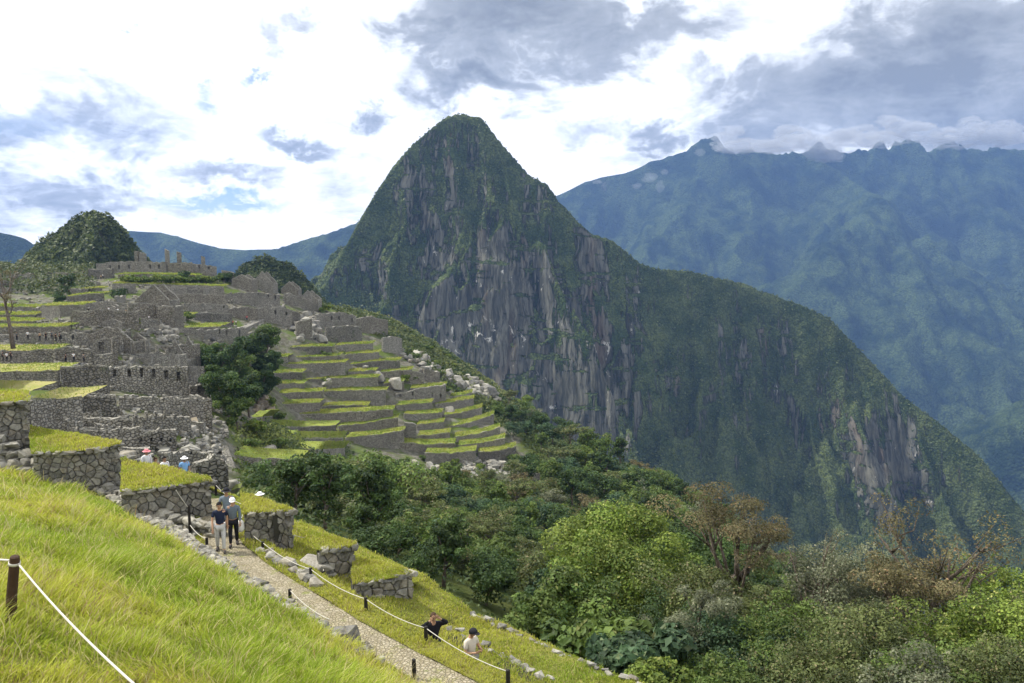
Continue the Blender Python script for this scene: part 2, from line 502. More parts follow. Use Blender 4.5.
def hit(px, py, y0=38.0, y1=420.0):
    d = ray(px, py)
    Y = np.arange(y0, y1, 0.7)
    s = Y / d.y
    below = (d.z * s) < gz(d.x * s, Y)
    k = np.argmax(below)
    if not below[k]:
        return None
    return P(px, py, float(Y[k]))


def hitY(px, py, default=None, y0=38.0):
    h = hit(px, py, y0)
    if h is not None: return h.y
    d = ray(px, py)
    Y = np.arange(120.0, 400.0, 1.0)
    return float(Y[np.argmax(gz(d.x * Y / d.y, Y) - d.z * Y / d.y)])


def grid_mesh(name, XX, YY, ZZ, C=None, smooth=True):
    h, w = XX.shape
    V = np.stack([XX.ravel(), YY.ravel(), ZZ.ravel()], 1)
    i = np.arange(h * w).reshape(h, w)
    Fc = np.stack([i[:-1, :-1].ravel(), i[:-1, 1:].ravel(), i[1:, 1:].ravel(), i[1:, :-1].ravel()], 1)
    return npmesh(name, V, Fc, C, smooth)


# where the town and its terraces stand the soil is bare earth and rubble, elsewhere undergrowth
def soil_mask():
    poly = [P(*q) for q in [(-120, 440, 60), (60, 440, 70), (175, 470, 70), (235, 492, 85), (245, 470, 130), (300, 470, 190), (440, 482, 212), (535, 470, 228), (505, 405, 265), (400, 345, 290), (310, 296, 335), (240, 270, 325), (90, 268, 320), (-150, 300, 260)]]
    poly = [(p.x, p.y) for p in poly]
    ins = np.zeros(GXX.shape, bool)
    j = len(poly) - 1
    for i in range(len(poly)):
        xi, yi = poly[i]; xj, yj = poly[j]
        c = ((yi > GYY) != (yj > GYY)) & (GXX < (xj - xi) * (GYY - yi) / (yj - yi + 1e-12) + xi)
        ins ^= c; j = i
    return ins
SOIL = soil_mask()
hc = np.zeros((SOIL.size, 3)); hc[SOIL.ravel()] = 1
hs = link('hillside', grid_mesh('hillside', GXX, GYY, GZ - 0.15, hc), M['hillside'])
tag(hs, kind='structure')

# valley floor far below, reaching the horizon
vf = npmesh('valley_floor', [(-20000, -20000, -940), (20000, -20000, -940), (20000, 26000, -940), (-20000, 26000, -940)], np.array([[0, 1, 2, 3]]))
M['valley'] = m_ground('valley_forest', (0.012, 0.022, 0.008), (0.03, 0.045, 0.016), (0.05, 0.06, 0.03), 0.006, 0.05)
tag(link('valley_floor', vf, M['valley']), kind='structure')


def seg_dist(X, Y, a, b):
    ax, ay, az_ = a; bx, by, bz = b
    dx, dy = bx - ax, by - ay
    L2 = dx * dx + dy * dy
    t = np.clip(((X - ax) * dx + (Y - ay) * dy) / L2, 0, 1)
    cx, cy = ax + t * dx, ay + t * dy
    d = np.hypot(X - cx, Y - cy)
    return d, az_ + (bz - az_) * t, t * math.sqrt(L2)


def ridged_terrain(X, Y, ridges, flute=(40.0, 0.25, 90.0), seed=1, floor=-1000.0, ribs=None):
    """height = envelope of slopes falling from ridge lines; flutes run down the slopes.
    ridges: list of (points, slope_near, slope_far, curve)"""
    H = np.full(X.shape, -1e9)
    Smem = np.zeros(X.shape); Dmem = np.zeros(X.shape); Dall = np.full(X.shape, 1e9); D0 = None
    for ri, (pts, sn, sf, cur) in enumerate(ridges):
        s0 = ri * 977.0
        if ri == 2: D0 = Dall.copy()
        for a, b in zip(pts[:-1], pts[1:]):
            d, z, s = seg_dist(X, Y, a, b)
            Dall = np.minimum(Dall, d)
            # the side towards the camera
            dx, dy = b[0] - a[0], b[1] - a[1]
            side = (X - a[0]) * dy - (Y - a[1]) * dx
            if dx < 0: side = -side
            w = 1 / (1 + np.exp(-np.clip(side / (abs(dx) + abs(dy) + 1e-6) / 6.0, -30, 30)))
            sl = sn * w + sf * (1 - w)
            drop = sl * d * (1 + cur * np.exp(-d / 120.0))
            h = z - drop
            better = h > H
            H = np.where(better, h, H); Smem = np.where(better, s + s0, Smem); Dmem = np.where(better, d, Dmem)
            s0 += math.hypot(dx, dy)
    wl, amp, dd = flute
    g = np.clip(Dmem / dd, 0, 1)
    wx = fbm(X / (wl * 3), Y / (wl * 3), H / (wl * 4), 3, seed + 3) * 1.1
    n = fbm(Smem / wl + wx, Dmem / (wl * 5), 0, 4, seed, 0.55, ridged=True)
    H = H + (n - 0.15) * amp * wl * g
    if ribs:      # gullies and ribs running straight down the faces
        rw, ra = ribs
        wv = fbm(X / (rw * 4), Y / (rw * 4), H / (rw * 6), 3, seed + 5) * 1.6
        rb = fbm(X / rw + wv, Y / (rw * 7) + wv * 0.3, H / (rw * 16), 4, seed + 6, 0.5, ridged=True)
        rb2 = fbm(X / (rw * 2.7) + wv, Y / (rw * 12), 0, 2, seed + 7, 0.5, ridged=True)
        H = H + (rb * 0.6 + rb2 * 1.0 - 0.9) * ra * np.clip(D0 / (rw * 2.0), 0.04, 1)
    H = H + fbm(X / (wl * 1.3), Y / (wl * 1.3), H / (wl * 2.5), 6, seed + 9, 0.55) * wl * 0.42 * np.clip(Dmem / 25, 0.12, 1)
    return np.maximum(H, floor)


def RP(lst):
    return [tuple(P(*q)) for q in lst]


# --- the tall pointed peak and its long right shoulder
peak_r = [
    (RP([(250, 300, 1120), (322, 288, 1160), (345, 246, 1190), (362, 214, 1215), (378, 188, 1235), (395, 163, 1255), (412, 144, 1268), (430, 128, 1280), (448, 115, 1290), (463, 112, 1295), (482, 118, 1292), (492, 130, 1288),
         (503, 144, 1283), (530, 175, 1268), (548, 184, 1262), (560, 202, 1258), (590, 232, 1255)]), 1.75, 1.3, 0.5),
    (RP([(590, 232, 1255), (612, 239, 1262), (640, 262, 1275), (660, 268, 1285), (690, 270, 1300), (740, 281, 1320), (790, 300, 1315),
         (830, 316, 1300), (862, 350, 1280), (900, 392, 1250), (940, 422, 1215), (980, 456, 1180), (1010, 494, 1150), (1050, 540, 1120), (1120, 640, 1080)]), 1.85, 1.2, 0.5),
    (RP([(463, 114, 1290), (440, 170, 1255), (418, 205, 1225), (398, 250, 1180), (380, 292, 1130), (352, 310, 1080), (330, 340, 1040)]), 1.9, 1.5, 0.6),
    (RP([(418, 205, 1225), (430, 262, 1185), (425, 300, 1150)]), 2.2, 1.9, 0.5),
    (RP([(500, 140, 1284), (512, 195, 1240), (545, 250, 1195), (570, 300, 1150), (598, 350, 1105), (620, 400, 1065), (640, 436, 1030), (662, 480, 990)]), 1.8, 1.6, 0.5),
    (RP([(468, 125, 1288), (476, 200, 1240), (500, 262, 1200), (505, 330, 1150)]), 2.0, 1.9, 0.4),
    (RP([(830, 316, 1300), (848, 372, 1240), (866, 420, 1190), (880, 470, 1140), (905, 540, 1070)]), 1.6, 1.7, 0.3),
    (RP([(740, 281, 1320), (752, 340, 1270), (770, 400, 1215), (790, 460, 1160)]), 1.5, 1.5, 0.3),
    (RP([(690, 270, 1300), (694, 330, 1250), (700, 385, 1205)]), 1.6, 1.6, 0.3),
    (RP([(910, 400, 1245), (930, 450, 1190), (960, 520, 1120), (990, 600, 1050)]), 1.5, 1.6, 0.3),
]
s = 2.7
X, Y = np.meshgrid(np.arange(-430, 900, s), np.arange(820, 1480, s))
Z = ridged_terrain(X, Y, peak_r, (24.0, 0.25, 34.0), 11, ribs=(25.0, 46.0))
PKX, PKY, PKZ = X, Y, Z


def rockiness():
    """bare cliff faces of the peak, as world-space patches"""
    px = 512 + F * X / Y; py = 255 - F * Z / Y
    R_ = np.zeros(X.shape)
    for cx, cy, rx, ry, w in [(500, 330, 95, 120, 1.0), (450, 250, 50, 70, .75), (560, 400, 70, 80, 1.0), (590, 265, 22, 60, .8), (615, 380, 40, 80, .9), (360, 270, 30, 50, .5), (410, 330, 45, 50, .7),
                             (888, 470, 34, 60, 1.0), (640, 300, 25, 35, .5), (455, 150, 40, 50, .5), (350, 270, 60, 60, .45), (730, 380, 60, 90, .4), (840, 420, 60, 90, .4), (520, 200, 50, 60, .45), (660, 400, 50, 80, .4), (700, 330, 18, 50, .3), (840, 420, 22, 40, .5), (780, 350, 30, 40, .3), (405, 175, 18, 40, .5), (950, 500, 30, 50, .35)]:
        R_ = np.maximum(R_, w * np.exp(-(((px - cx) / rx) ** 2 + ((py - cy) / ry) ** 2)))
    return R_
ROCKY = rockiness()
pc = np.zeros((X.size, 3)); pc[:, 0] = ROCKY.ravel()
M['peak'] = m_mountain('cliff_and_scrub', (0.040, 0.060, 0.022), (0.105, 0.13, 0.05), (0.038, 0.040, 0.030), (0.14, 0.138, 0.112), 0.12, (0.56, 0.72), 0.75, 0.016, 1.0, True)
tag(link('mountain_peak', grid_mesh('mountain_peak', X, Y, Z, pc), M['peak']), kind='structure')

# --- small wooded hills just behind the ruins
hill_r = [
    (RP([(-120, 215, 470), (-60, 222, 470), (0, 268, 470), (20, 262, 465), (36, 246, 462), (50, 236, 460), (62, 226, 460), (78, 213, 460), (95, 209, 460), (110, 215, 460), (122, 232, 460), (134, 254, 455), (150, 276, 450)]), 1.1, 1.2, 0.2),
    (RP([(225, 285, 520), (245, 262, 520), (265, 257, 520), (288, 262, 520), (305, 278, 515), (322, 300, 505), (350, 320, 500)]), 1.0, 1.2, 0.2),
    (RP([(95, 209, 460), (88, 250, 425), (60, 290, 400)]), 1.2, 1.2, 0.2),
]
s = 2.2
X, Y = np.meshgrid(np.arange(-420, -60, s), np.arange(375, 640, s))
Z = ridged_terrain(X, Y, hill_r, (16.0, 0.30, 40.0), 31, floor=-260)
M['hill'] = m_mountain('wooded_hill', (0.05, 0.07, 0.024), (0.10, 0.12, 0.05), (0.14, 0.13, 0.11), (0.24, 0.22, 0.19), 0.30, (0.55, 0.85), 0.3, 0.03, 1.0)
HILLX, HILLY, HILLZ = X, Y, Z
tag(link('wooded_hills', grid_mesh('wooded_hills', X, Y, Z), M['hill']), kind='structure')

# --- far range on the left
left_r = [
    (RP([(-200, 250, 2600), (-60, 225, 2600), (0, 231, 2600), (20, 236, 2600), (60, 262, 2550)]), 0.8, 0.8, 0.0),
    (RP([(60, 240, 4000), (100, 228, 4000), (125, 230, 4000), (160, 232, 4000), (190, 240, 4000), (215, 248, 4000), (245, 250, 4000), (272, 249, 4000), (300, 241, 4050), (330, 232, 4100), (356, 222, 4150),
         (390, 205, 4200), (430, 190, 4250), (520, 200, 4300)]), 0.65, 0.6, 0.2),
    (RP([(160, 232, 4000), (190, 262, 3700), (230, 300, 3400)]), 0.7, 0.7, 0.1),
    (RP([(330, 232, 4100), (300, 262, 3700), (280, 300, 3400)]), 0.7, 0.7, 0.1),
]
s = 17
X, Y = np.meshgrid(np.arange(-3000, 500, s), np.arange(2200, 4700, s))
Z = ridged_terrain(X, Y, left_r, (130.0, 0.30, 300.0), 51)
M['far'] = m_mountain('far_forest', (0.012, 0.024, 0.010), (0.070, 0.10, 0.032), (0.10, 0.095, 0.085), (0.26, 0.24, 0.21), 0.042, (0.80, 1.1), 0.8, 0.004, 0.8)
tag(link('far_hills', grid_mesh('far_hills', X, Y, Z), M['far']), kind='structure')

# --- high range on the right
right_r = [
    (RP([(430, 260, 5300), (520, 210, 5300), (562, 193, 5300), (585, 182, 5300), (600, 177, 5300), (625, 172, 5300), (650, 162, 5300), (668, 157, 5300), (690, 149, 5300), (702, 142, 5300), (711, 140, 5300), (716, 146, 5300),
         (735, 152, 5350), (752, 149, 5350), (768, 155, 5350), (790, 153, 5400), (806, 152, 5400), (820, 142, 5400), (830, 147, 5400), (850, 152, 5400), (870, 150, 5450), (879, 139, 5450), (888, 148, 5450),
         (897, 143, 5450), (915, 141, 5450), (926, 152, 5450), (940, 147, 5450), (955, 143, 5450), (972, 150, 5450), (990, 149, 5450), (1030, 152, 5450), (1200, 140, 5450)]), 1.12, 0.8, 0.5),
    (RP([(806, 152, 5400), (835, 168, 5150), (862, 186, 4850), (880, 200, 4600), (905, 240, 4250), (945, 300, 3850), (990, 370, 3450), (1030, 430, 3100), (1080, 500, 2900)]), 0.8, 0.75, 0.1),
    (RP([(880, 200, 4600), (850, 232, 4300), (815, 262, 4050), (790, 290, 3850), (760, 330, 3650)]), 0.8, 0.75, 0.1),
    (RP([(711, 140, 5300), (690, 190, 5000), (665, 230, 4700), (640, 262, 4450), (620, 300, 4200)]), 0.8, 0.75, 0.1),
    (RP([(768, 155, 5350), (760, 200, 5050), (735, 250, 4750), (700, 300, 4400)]), 0.8, 0.75, 0.1),
    (RP([(955, 143, 5450), (975, 190, 5150), (1010, 240, 4800), (1080, 300, 4400)]), 0.8, 0.75, 0.1),
    (RP([(880, 320, 3900), (860, 360, 3600), (850, 400, 3350)]), 0.8, 0.8, 0.1),
    (RP([(930, 300, 3950), (905, 345, 3600), (900, 400, 3250), (905, 450, 3000)]), 0.75, 0.8, 0.1),
    (RP([(890, 392, 3350), (950, 418, 3050), (990, 446, 2800), (1040, 500, 2500)]), 0.8, 0.8, 0.1),
    (RP([(995, 452, 2450), (1060, 520, 2250)]), 0.8, 0.8, 0.1),
    (RP([(960, 470, 2500), (985, 438, 2550), (1005, 425, 2550), (1024, 413, 2600), (1080, 380, 2650), (1200, 330, 2700)]), 0.8, 0.7, 0.1),
]
s = 15
X, Y = np.meshgrid(np.arange(-500, 4300, s), np.arange(2000, 6100, s))
Z = ridged_terrain(X, Y, right_r, (150.0, 0.36, 260.0), 71, ribs=(110.0, 95.0))
crag = np.clip((Z - 520) / 260, 0, 1)
Z = Z + fbm(X / 70, Y / 70, oct=4, seed=88, ridged=True) * 42 * crag
tag(link('high_mountains', grid_mesh('high_mountains', X, Y, Z), M['far']), kind='structure')


# --- air: pale even haze
def build_haze():
    bm = bmesh.new()
    bmesh.ops.create_cube(bm, size=1.0)
    me = bpy.data.meshes.new('haze'); bm.to_mesh(me); bm.free()
    o = link('haze', me)
    x0, x1, y0, y1, z0, z1 = -4800, 4800, -300, 6400, -1002, 960
    for v in me.vertices:
        v.co = (x0 + (v.co.x + .5) * (x1 - x0), y0 + (v.co.y + .5) * (y1 - y0), z0 + (v.co.z + .5) * (z1 - z0))
    m = bpy.data.materials.new('haze'); m.use_nodes = True
    N = NT(m.node_tree); N.n.clear()
    pv = N.new('ShaderNodeVolumePrincipled')
    pv.inputs['Color'].default_value = (0.27, 0.48, 1.0, 1)
    pv.inputs['Density'].default_value = HAZE
    pv.inputs['Anisotropy'].default_value = 0.2
    out = N.new('ShaderNodeOutputMaterial'); N.l.new(pv.outputs[0], out.inputs['Volume'])
    me.materials.append(m)
    tag(o, kind='stuff', label='thin blue haze filling the valley air between the peaks')
HAZE = 0.000075
build_haze()

# ------------------------------------------------------------------ stones, grass blades, near terraces
def voronoi_cells(L, H, cell, rng, jit=0.50, squash=0.72):
    """polygonal stones filling [0,L]x[0,H]"""
    nx = max(1, int(round(L / cell))); ny = max(1, int(round(H / (cell * squash))))
    dx, dy = L / nx, H / ny
    seeds = {}
    for j in range(-1, ny + 1):
        for i in range(-2, nx + 2):
            seeds[(i, j)] = ((i + 0.5 + (0.5 if j % 2 else 0) + rng.uniform(-jit, jit)) * dx, (j + 0.5 + rng.uniform(-jit, jit) * 0.9) * dy)
    for key in [k for k in seeds if 0 < k[1] < ny - 1 and rng.random() < 0.16]: del seeds[key]
    out = []
    for j in range(0, ny):
        for i in range(-1, nx + 1):
            if (i, j) not in seeds: continue
            sx, sy = seeds[(i, j)]
            poly = [(sx - 2.3 * dx, sy - 2.3 * dy), (sx + 2.3 * dx, sy - 2.3 * dy), (sx + 2.3 * dx, sy + 2.3 * dy), (sx - 2.3 * dx, sy + 2.3 * dy)]
            cuts = []
            for dj in (-2, -1, 0, 1, 2):
                for di in (-2, -1, 0, 1, 2):
                    if (di or dj) and (i + di, j + dj) in seeds:
                        ox, oy = seeds[(i + di, j + dj)]
                        nxv, nyv = ox - sx, oy - sy
                        cuts.append((nxv, nyv, nxv * (sx + ox) / 2 + nyv * (sy + oy) / 2))
            cuts += [(-1, 0, 0), (1, 0, L), (0, -1, 0), (0, 1, H + (rng.uniform(-0.25, 0.06) * dy if j == ny - 1 else 9))]
            for a, b, c in cuts:
                np_ = []
                m = len(poly)
                for k in range(m):
                    p, q = poly[k], poly[(k + 1) % m]
                    dp, dq = a * p[0] + b * p[1] - c, a * q[0] + b * q[1] - c
                    if dp <= 0: np_.append(p)
                    if (dp < 0 < dq) or (dq < 0 < dp):
                        t = dp / (dp - dq)
                        np_.append((p[0] + (q[0] - p[0]) * t, p[1] + (q[1] - p[1]) * t))
                poly = np_
                if len(poly) < 3: break
            if len(poly) >= 3:
                area = 0.5 * abs(sum(poly[k][0] * poly[(k + 1) % len(poly)][1] - poly[(k + 1) % len(poly)][0] * poly[k][1] for k in range(len(poly))))
                if area > 0.06 * dx * dy: out.append(poly)
    return out


STONE_COLS = [(0.20, 0.195, 0.175), (0.26, 0.255, 0.23), (0.16, 0.155, 0.145), (0.30, 0.29, 0.26), (0.22, 0.20, 0.165), (0.13, 0.13, 0.125)]


def stone_wall_mesh(name, base, tops, bots, cell=0.36, seed=1, depth=0.08, end=True, dark=1.0, thick=0.5):
    """base: list of (x,y) along the face left->right seen from the front; outward normal is to the right-hand/front.
    tops,bots: z at the base points. returns a mesh with one slot 'stone' and one 'core'"""
    rng = random.Random(seed)
    base = [Vector(b) for b in base]
    cum = [0]
    for a, b in zip(base[:-1], base[1:]): cum.append(cum[-1] + (b - a).length)
    L = cum[-1]
    H = max(t - b for t, b in zip(tops, bots))
    V, Fc, C, MI = [], [], [], []
    def at(u, v, out):
        u = min(max(u, 0), L)
        k = max(i for i in range(len(cum) - 1) if cum[i] <= u + 1e-9)
        t = (u - cum[k]) / (cum[k + 1] - cum[k])
        p = base[k].lerp(base[k + 1], t)
        d = (base[k + 1] - base[k]).normalized()
        n = Vector((d.y, -d.x))
        zt = tops[k] + (tops[k + 1] - tops[k]) * t; zb = bots[k] + (bots[k + 1] - bots[k]) * t
        batter = -0.08 * v / max(H, 0.1) * H
        q = p + n * (out + batter)
        return (q.x, q.y, zb + (zt - zb) * v / H)
    for poly in voronoi_cells(L, H, cell, rng):
        cx = sum(p[0] for p in poly) / len(poly); cy = sum(p[1] for p in poly) / len(poly)
        c = Vector(rng.choice(STONE_COLS)) * rng.uniform(0.75, 1.2) * dark
        dd = depth * rng.uniform(0.4, 1.5)
        tilt = (rng.uniform(-.25, .25), rng.uniform(-.25, .25))
        n0 = len(V); m = len(poly)
        for ring, (sc, out) in enumerate(((0.97, -0.10), (0.93, dd * 0.55), (0.72, dd))):
            for p in poly:
                px, py = cx + (p[0] - cx) * sc, cy + (p[1] - cy) * sc
                o = out + (tilt[0] * (px - cx) + tilt[1] * (py - cy) if ring else 0) * 0.5
                V.append(at(px, py, o)); C.append(c)
        for r in (0, 1):
            for k in range(m):
                Fc.append([n0 + r * m + k, n0 + r * m + (k + 1) % m, n0 + (r + 1) * m + (k + 1) % m, n0 + (r + 1) * m + k]); MI.append(0)
        Fc.append([n0 + 2 * m + k for k in range(m)]); MI.append(0)
    # core slab behind the stones
    NS = max(2, int(L / 0.8) + 1)
    n0 = len(V)
    for i in range(NS):
        u = L * i / (NS - 1)
        for v, o in ((0, -0.16), (H * 0.97, -0.16), (H * 0.97, -thick), (0, -thick)):
            V.append(at(u, v, o)); C.append((0.05, 0.048, 0.04))
    for i in range(NS - 1):
        a = n0 + i * 4; b = a + 4
        for k in range(4):
            Fc.append([a + k, b + k, b + (k + 1) % 4, a + (k + 1) % 4]); MI.append(1)
    Fc.append([n0, n0 + 3, n0 + 2, n0 + 1]); MI.append(1)
    e = n0 + (NS - 1) * 4
    Fc.append([e, e + 1, e + 2, e + 3]); MI.append(1)
    me = npmesh(name, V, Fc, C, False, MI)
    me.materials.append(M['stone']); me.materials.append(M['core'])
    return me


def rock_data(rng, sx, sy, sz, n=14, col=None, rot=None):
    """one angular weathered stone: hull of jittered points"""
    bm = bmesh.new()
    for i in range(n):
        v = Vector((rng.uniform(-1, 1), rng.uniform(-1, 1), rng.uniform(-1, 1)))
        m = max(abs(v.x), abs(v.y), abs(v.z)); v = v / m
        v = v * 0.72 + v.normalized() * 0.3
        bm.verts.new((v.x * sx / 2, v.y * sy / 2, v.z * sz / 2))
    r = bmesh.ops.convex_hull(bm, input=bm.verts)
    junk = [e for e in r['geom_interior'] if isinstance(e, bmesh.types.BMVert)]
    if junk: bmesh.ops.delete(bm, geom=junk, context='VERTS')
    bmesh.ops.bevel(bm, geom=list(bm.edges), offset=min(sx, sy, sz) * 0.05, segments=1, affect='EDGES', clamp_overlap=True)
    bm.verts.index_update()
    R = Matrix.Rotation(rng.uniform(0, 6.28) if rot is None else rot, 3, 'Z') @ Matrix.Rotation(rng.uniform(-.2, .2), 3, 'X')
    V = [tuple(R @ v.co) for v in bm.verts]
    Fc = [[v.index for v in f.verts] for f in bm.faces]
    bm.free()
    return V, Fc


ROCKS = []
_r = random.Random(99)
for _i in range(16):
    ROCKS.append(rock_data(_r, 1.0, 1.0, 1.0, 16, rot=0))


def rocks_mesh(name, items, cols=STONE_COLS, seed=3, bright=1.0):
    """items: (x,y,z,sx,sy,sz,rz)"""
    rng = random.Random(seed)
    V, Fc, C = [], [], []
    for (x, y, z, sx, sy, sz, rz) in items:
        v0, f0 = rng.choice(ROCKS)
        c = Vector(rng.choice(cols)) * rng.uniform(0.8, 1.25) * bright
        n = len(V); ca, sa = math.cos(rz), math.sin(rz)
        for p in v0:
            a, b = p[0] * sx, p[1] * sy
            V.append((x + a * ca - b * sa, y + a * sa + b * ca, z + p[2] * sz)); C.append(c)
        Fc += [[i + n for i in f] for f in f0]
    return npmesh(name, V, Fc, C)


PALE = [(0.34, 0.325, 0.28), (0.42, 0.405, 0.36), (0.26, 0.25, 0.22), (0.31, 0.285, 0.235)]
ZP = -9.95

# ---- big grass slope under the camera
E_px = [(-150, 446), (-60, 454), (0, 463), (50, 471), (95, 483), (132, 503), (172, 530), (215, 562), (250, 584), (290, 606), (325, 629), (350, 648), (385, 669), (420, 692), (470, 722)]
E = [PZ(q[0], q[1], -9.85) for q in E_px]
near_ctrl = [(e.x, e.y, -9.85) for e in E]
for q in [(10, 613, 9.2), (0, 683, 7.4), (120, 683, 8.6), (200, 683, 9.4), (300, 683, 11.6), (370, 683, 15.2), (0, 560, 12.5), (0, 520, 19), (100, 560, 15.5), (100, 520, 23), (200, 600, 16), (250, 640, 14.5), (320, 655, 16), (60, 490, 31)]:
    p = P(*q); near_ctrl.append((p.x, p.y, p.z))
near_ctrl += [(0, 0, -2.2), (-6, 2, -2.6), (4, 0, -3.6), (0, 6, -5.2), (3, 8, -7.4), (5, 4, -6.4), (-20, 5, -4), (-35, 20, -6.5), (-40, 36, -9), (0.4, 12, -7.6), (-14, -3, -2)]
near_f = tps(near_ctrl)


def near_z(x, y):
    x = np.asarray(x, float); y = np.asarray(y, float)
    return near_f(x, y) + fbm(x / 1.7, y / 1.7, oct=3, seed=7) * 0.10


def resample(pts, n):
    pts = [Vector((p[0], p[1])) for p in pts]
    cum = [0]
    for a, b in zip(pts[:-1], pts[1:]): cum.append(cum[-1] + (b - a).length)
    out = []
    for i in range(n):
        u = cum[-1] * i / (n - 1)
        k = min(max(j for j in range(len(cum)) if cum[j] <= u + 1e-9), len(pts) - 2)
        t = (u - cum[k]) / max(cum[k + 1] - cum[k], 1e-9)
        out.append(pts[k].lerp(pts[k + 1], t))
    return np.array([(p.x, p.y) for p in out])


NSg, NTg = 150, 90
Ec = resample(E, NSg)
Nc = resample([(-70, 20), (-30, -3), (-10, -6), (3, -5), (5.5, 1), (4.2, 6), (3.0, 11)], NSg)
tt = np.linspace(0, 1, NTg)[:, None]
SX = Nc[None, :, 0] * (1 - tt) + Ec[None, :, 0] * tt
SY = Nc[None, :, 1] * (1 - tt) + Ec[None, :, 1] * tt
SZ = near_z(SX, SY)
tag(link('grass_slope', grid_mesh('grass_slope', SX, SY, SZ), M['lawn']), kind='structure')
# earth face below the slope's edge
lip = npmesh('slope_edge', np.concatenate([np.stack([Ec[:, 0], Ec[:, 1], SZ[-1]], 1), np.stack([Ec[:, 0], Ec[:, 1], SZ[-1] - 0.7], 1)]),
             np.array([[i, i + NSg, i + NSg + 1, i + 1] for i in range(NSg - 1)]))
tag(link('slope_edge', lip, M['earth']), kind='structure')

# ---- path, verge, lower strips
Rp = [PZ(*q, ZP) for q in [(224, 498), (234, 520), (248, 543), (272, 562), (308, 584), (366, 619), (426, 651), (490, 683), (580, 730)]]
Vp = [PZ(*q, ZP) for q in [(246, 499), (244, 518), (254, 532), (278, 548), (318, 571), (374, 605), (434, 640), (522, 682), (628, 729)]]
Lp = [PZ(*q, ZP) for q in [(196, 500), (200, 520), (205, 548), (232, 568), (272, 592), (308, 612), (338, 634), (396, 668), (470, 718)]]


def strip(name, A, B, n, za, zb, mat, rough=0.02, m=6, seed=0):
    a, b = resample(A, n), resample(B, n)
    t = np.linspace(0, 1, m)[:, None]
    X = a[None, :, 0] * (1 - t) + b[None, :, 0] * t; Y = a[None, :, 1] * (1 - t) + b[None, :, 1] * t
    za, zb = np.asarray(za), np.asarray(zb)
    Z = za * (1 - t) + zb * t + 0 * X + fbm(X / 0.6, Y / 0.6, oct=3, seed=seed) * rough
    if name in ('path', 'grass_verge', 'lower_grass', 'outer_grass', 'path_margin'):      # carry on past the bottom of the view
        d = np.array([0.66, -0.75]); k = np.arange(1, 10)[None, :] * 2.0
        X = np.hstack([X, X[:, -1:] + d[0] * k]); Y = np.hstack([Y, Y[:, -1:] + d[1] * k]); Z = np.hstack([Z, Z[:, -1:] + 0 * k])
    return X, Y, Z, grid_mesh(name, X, Y, Z)


def m_path():
    m, N, b = base_mat('cobbled_path', 0.95, 0.1)
    pos = N.new('ShaderNodeNewGeometry').outputs['Position']
    v = N.vmath('ADD', N.mapping(pos, scale=(1, 1, 0)), N.vmath('MULTIPLY', N.noise(pos, 4, 3, out=1), (0.08,) * 3))
    ed = N.vor(v, 10.5, 'DISTANCE_TO_EDGE'); cc = N.vor(v, 10.5, 'F1', 'Color')
    sp = N.new('ShaderNodeSeparateColor'); N.l.new(cc, sp.inputs[0])
    c = N.mix(sp.outputs[0], (0.25, 0.215, 0.15), (0.37, 0.33, 0.245))
    c = N.mix(N.ramp(N.noise(pos, 1.1, 6, 0.65), 0.45, 0.7, 0, 0.6), c, (0.30, 0.26, 0.16))
    c = N.mix(N.ramp(N.noise(N.mapping(pos, (4, 4, 1)), 2.2, 6, 0.7), 0.55, 0.68, 0, 0.85), c, (0.20, 0.22, 0.06))
    c = N.mix(N.ramp(ed, 0, 0.09, 0.8, 0), c, (0.13, 0.12, 0.06))
    N.l.new(c, b.inputs['Base Color'])
    bump(N, b, N.ramp(ed, 0, 0.2), 0.9, 0.03)
    return m
M['path'] = m_path()
pX, pY, pZ, me = strip('path', Lp, Rp, 120, ZP, ZP, M['path'], 0.03, 10, 3)
tag(link('path', me, M['path']), kind='structure')
vX, vY, vZ, me = strip('grass_verge', [Vector((p.x - 0.14, p.y - 0.14, p.z)) for p in Rp], Vp, 120, ZP + 0.03, ZP + 0.0, M['lawn'], 0.05, 5, 4)
tag(link('grass_verge', me, M['lawn']), kind='structure')
# filler ground between slope edge and path
El = [PZ(q[0], q[1], -9.85) for q in E_px[4:]]
fX, fY, fZ, me = strip('path_margin', El, [PZ(*q, ZP) for q in [(150, 478), (196, 500), (200, 520), (205, 548), (232, 568), (272, 592), (308, 612), (338, 634), (396, 668), (470, 718)]], 120, -10.02, ZP - 0.01, M['lawn'], 0.05, 6, 5)
tag(link('path_margin', me, M['lawn']), kind='structure')

ZB, ZC = -11.25, -11.7
S2 = [PZ(*q, ZB) for q in [(300, 552), (345, 574), (400, 596), (455, 629), (482, 643), (519, 661), (550, 677), (640, 722)]]
O2 = [PZ(*q, ZC) for q in [(300, 542), (366, 570), (410, 586), (453, 602), (500, 619), (523, 629), (568, 651), (609, 667), (655, 684), (760, 722)]]
Vb = [Vector((p.x, p.y, ZB)) for p in Vp[3:]]
uu = np.linspace(0, 1, 110)
zB = np.interp(uu, [0, 0.22, 0.38, 0.5, 1], [-10.3, -10.35, -10.6, ZB, ZB]); zC = np.interp(uu, [0, 0.22, 0.38, 0.5, 1], [-10.7, -10.8, -11.0, ZC, ZC])
bX, bY, bZ, me = strip('lower_grass', Vb, S2, 110, zB, zB - 0.05, M['lawn'], 0.08, 16, 6)
tag(link('lower_grass', me, M['lawn']), kind='structure')
cX, cY, cZ, me = strip('outer_grass', [Vector((p.x, p.y, ZC)) for p in S2], O2, 110, np.maximum(zC + 0.25, zB - 0.3), zC - 0.1, M['lawn'], 0.10, 14, 8)
tag(link('outer_grass', me, M['lawn']), kind='structure')
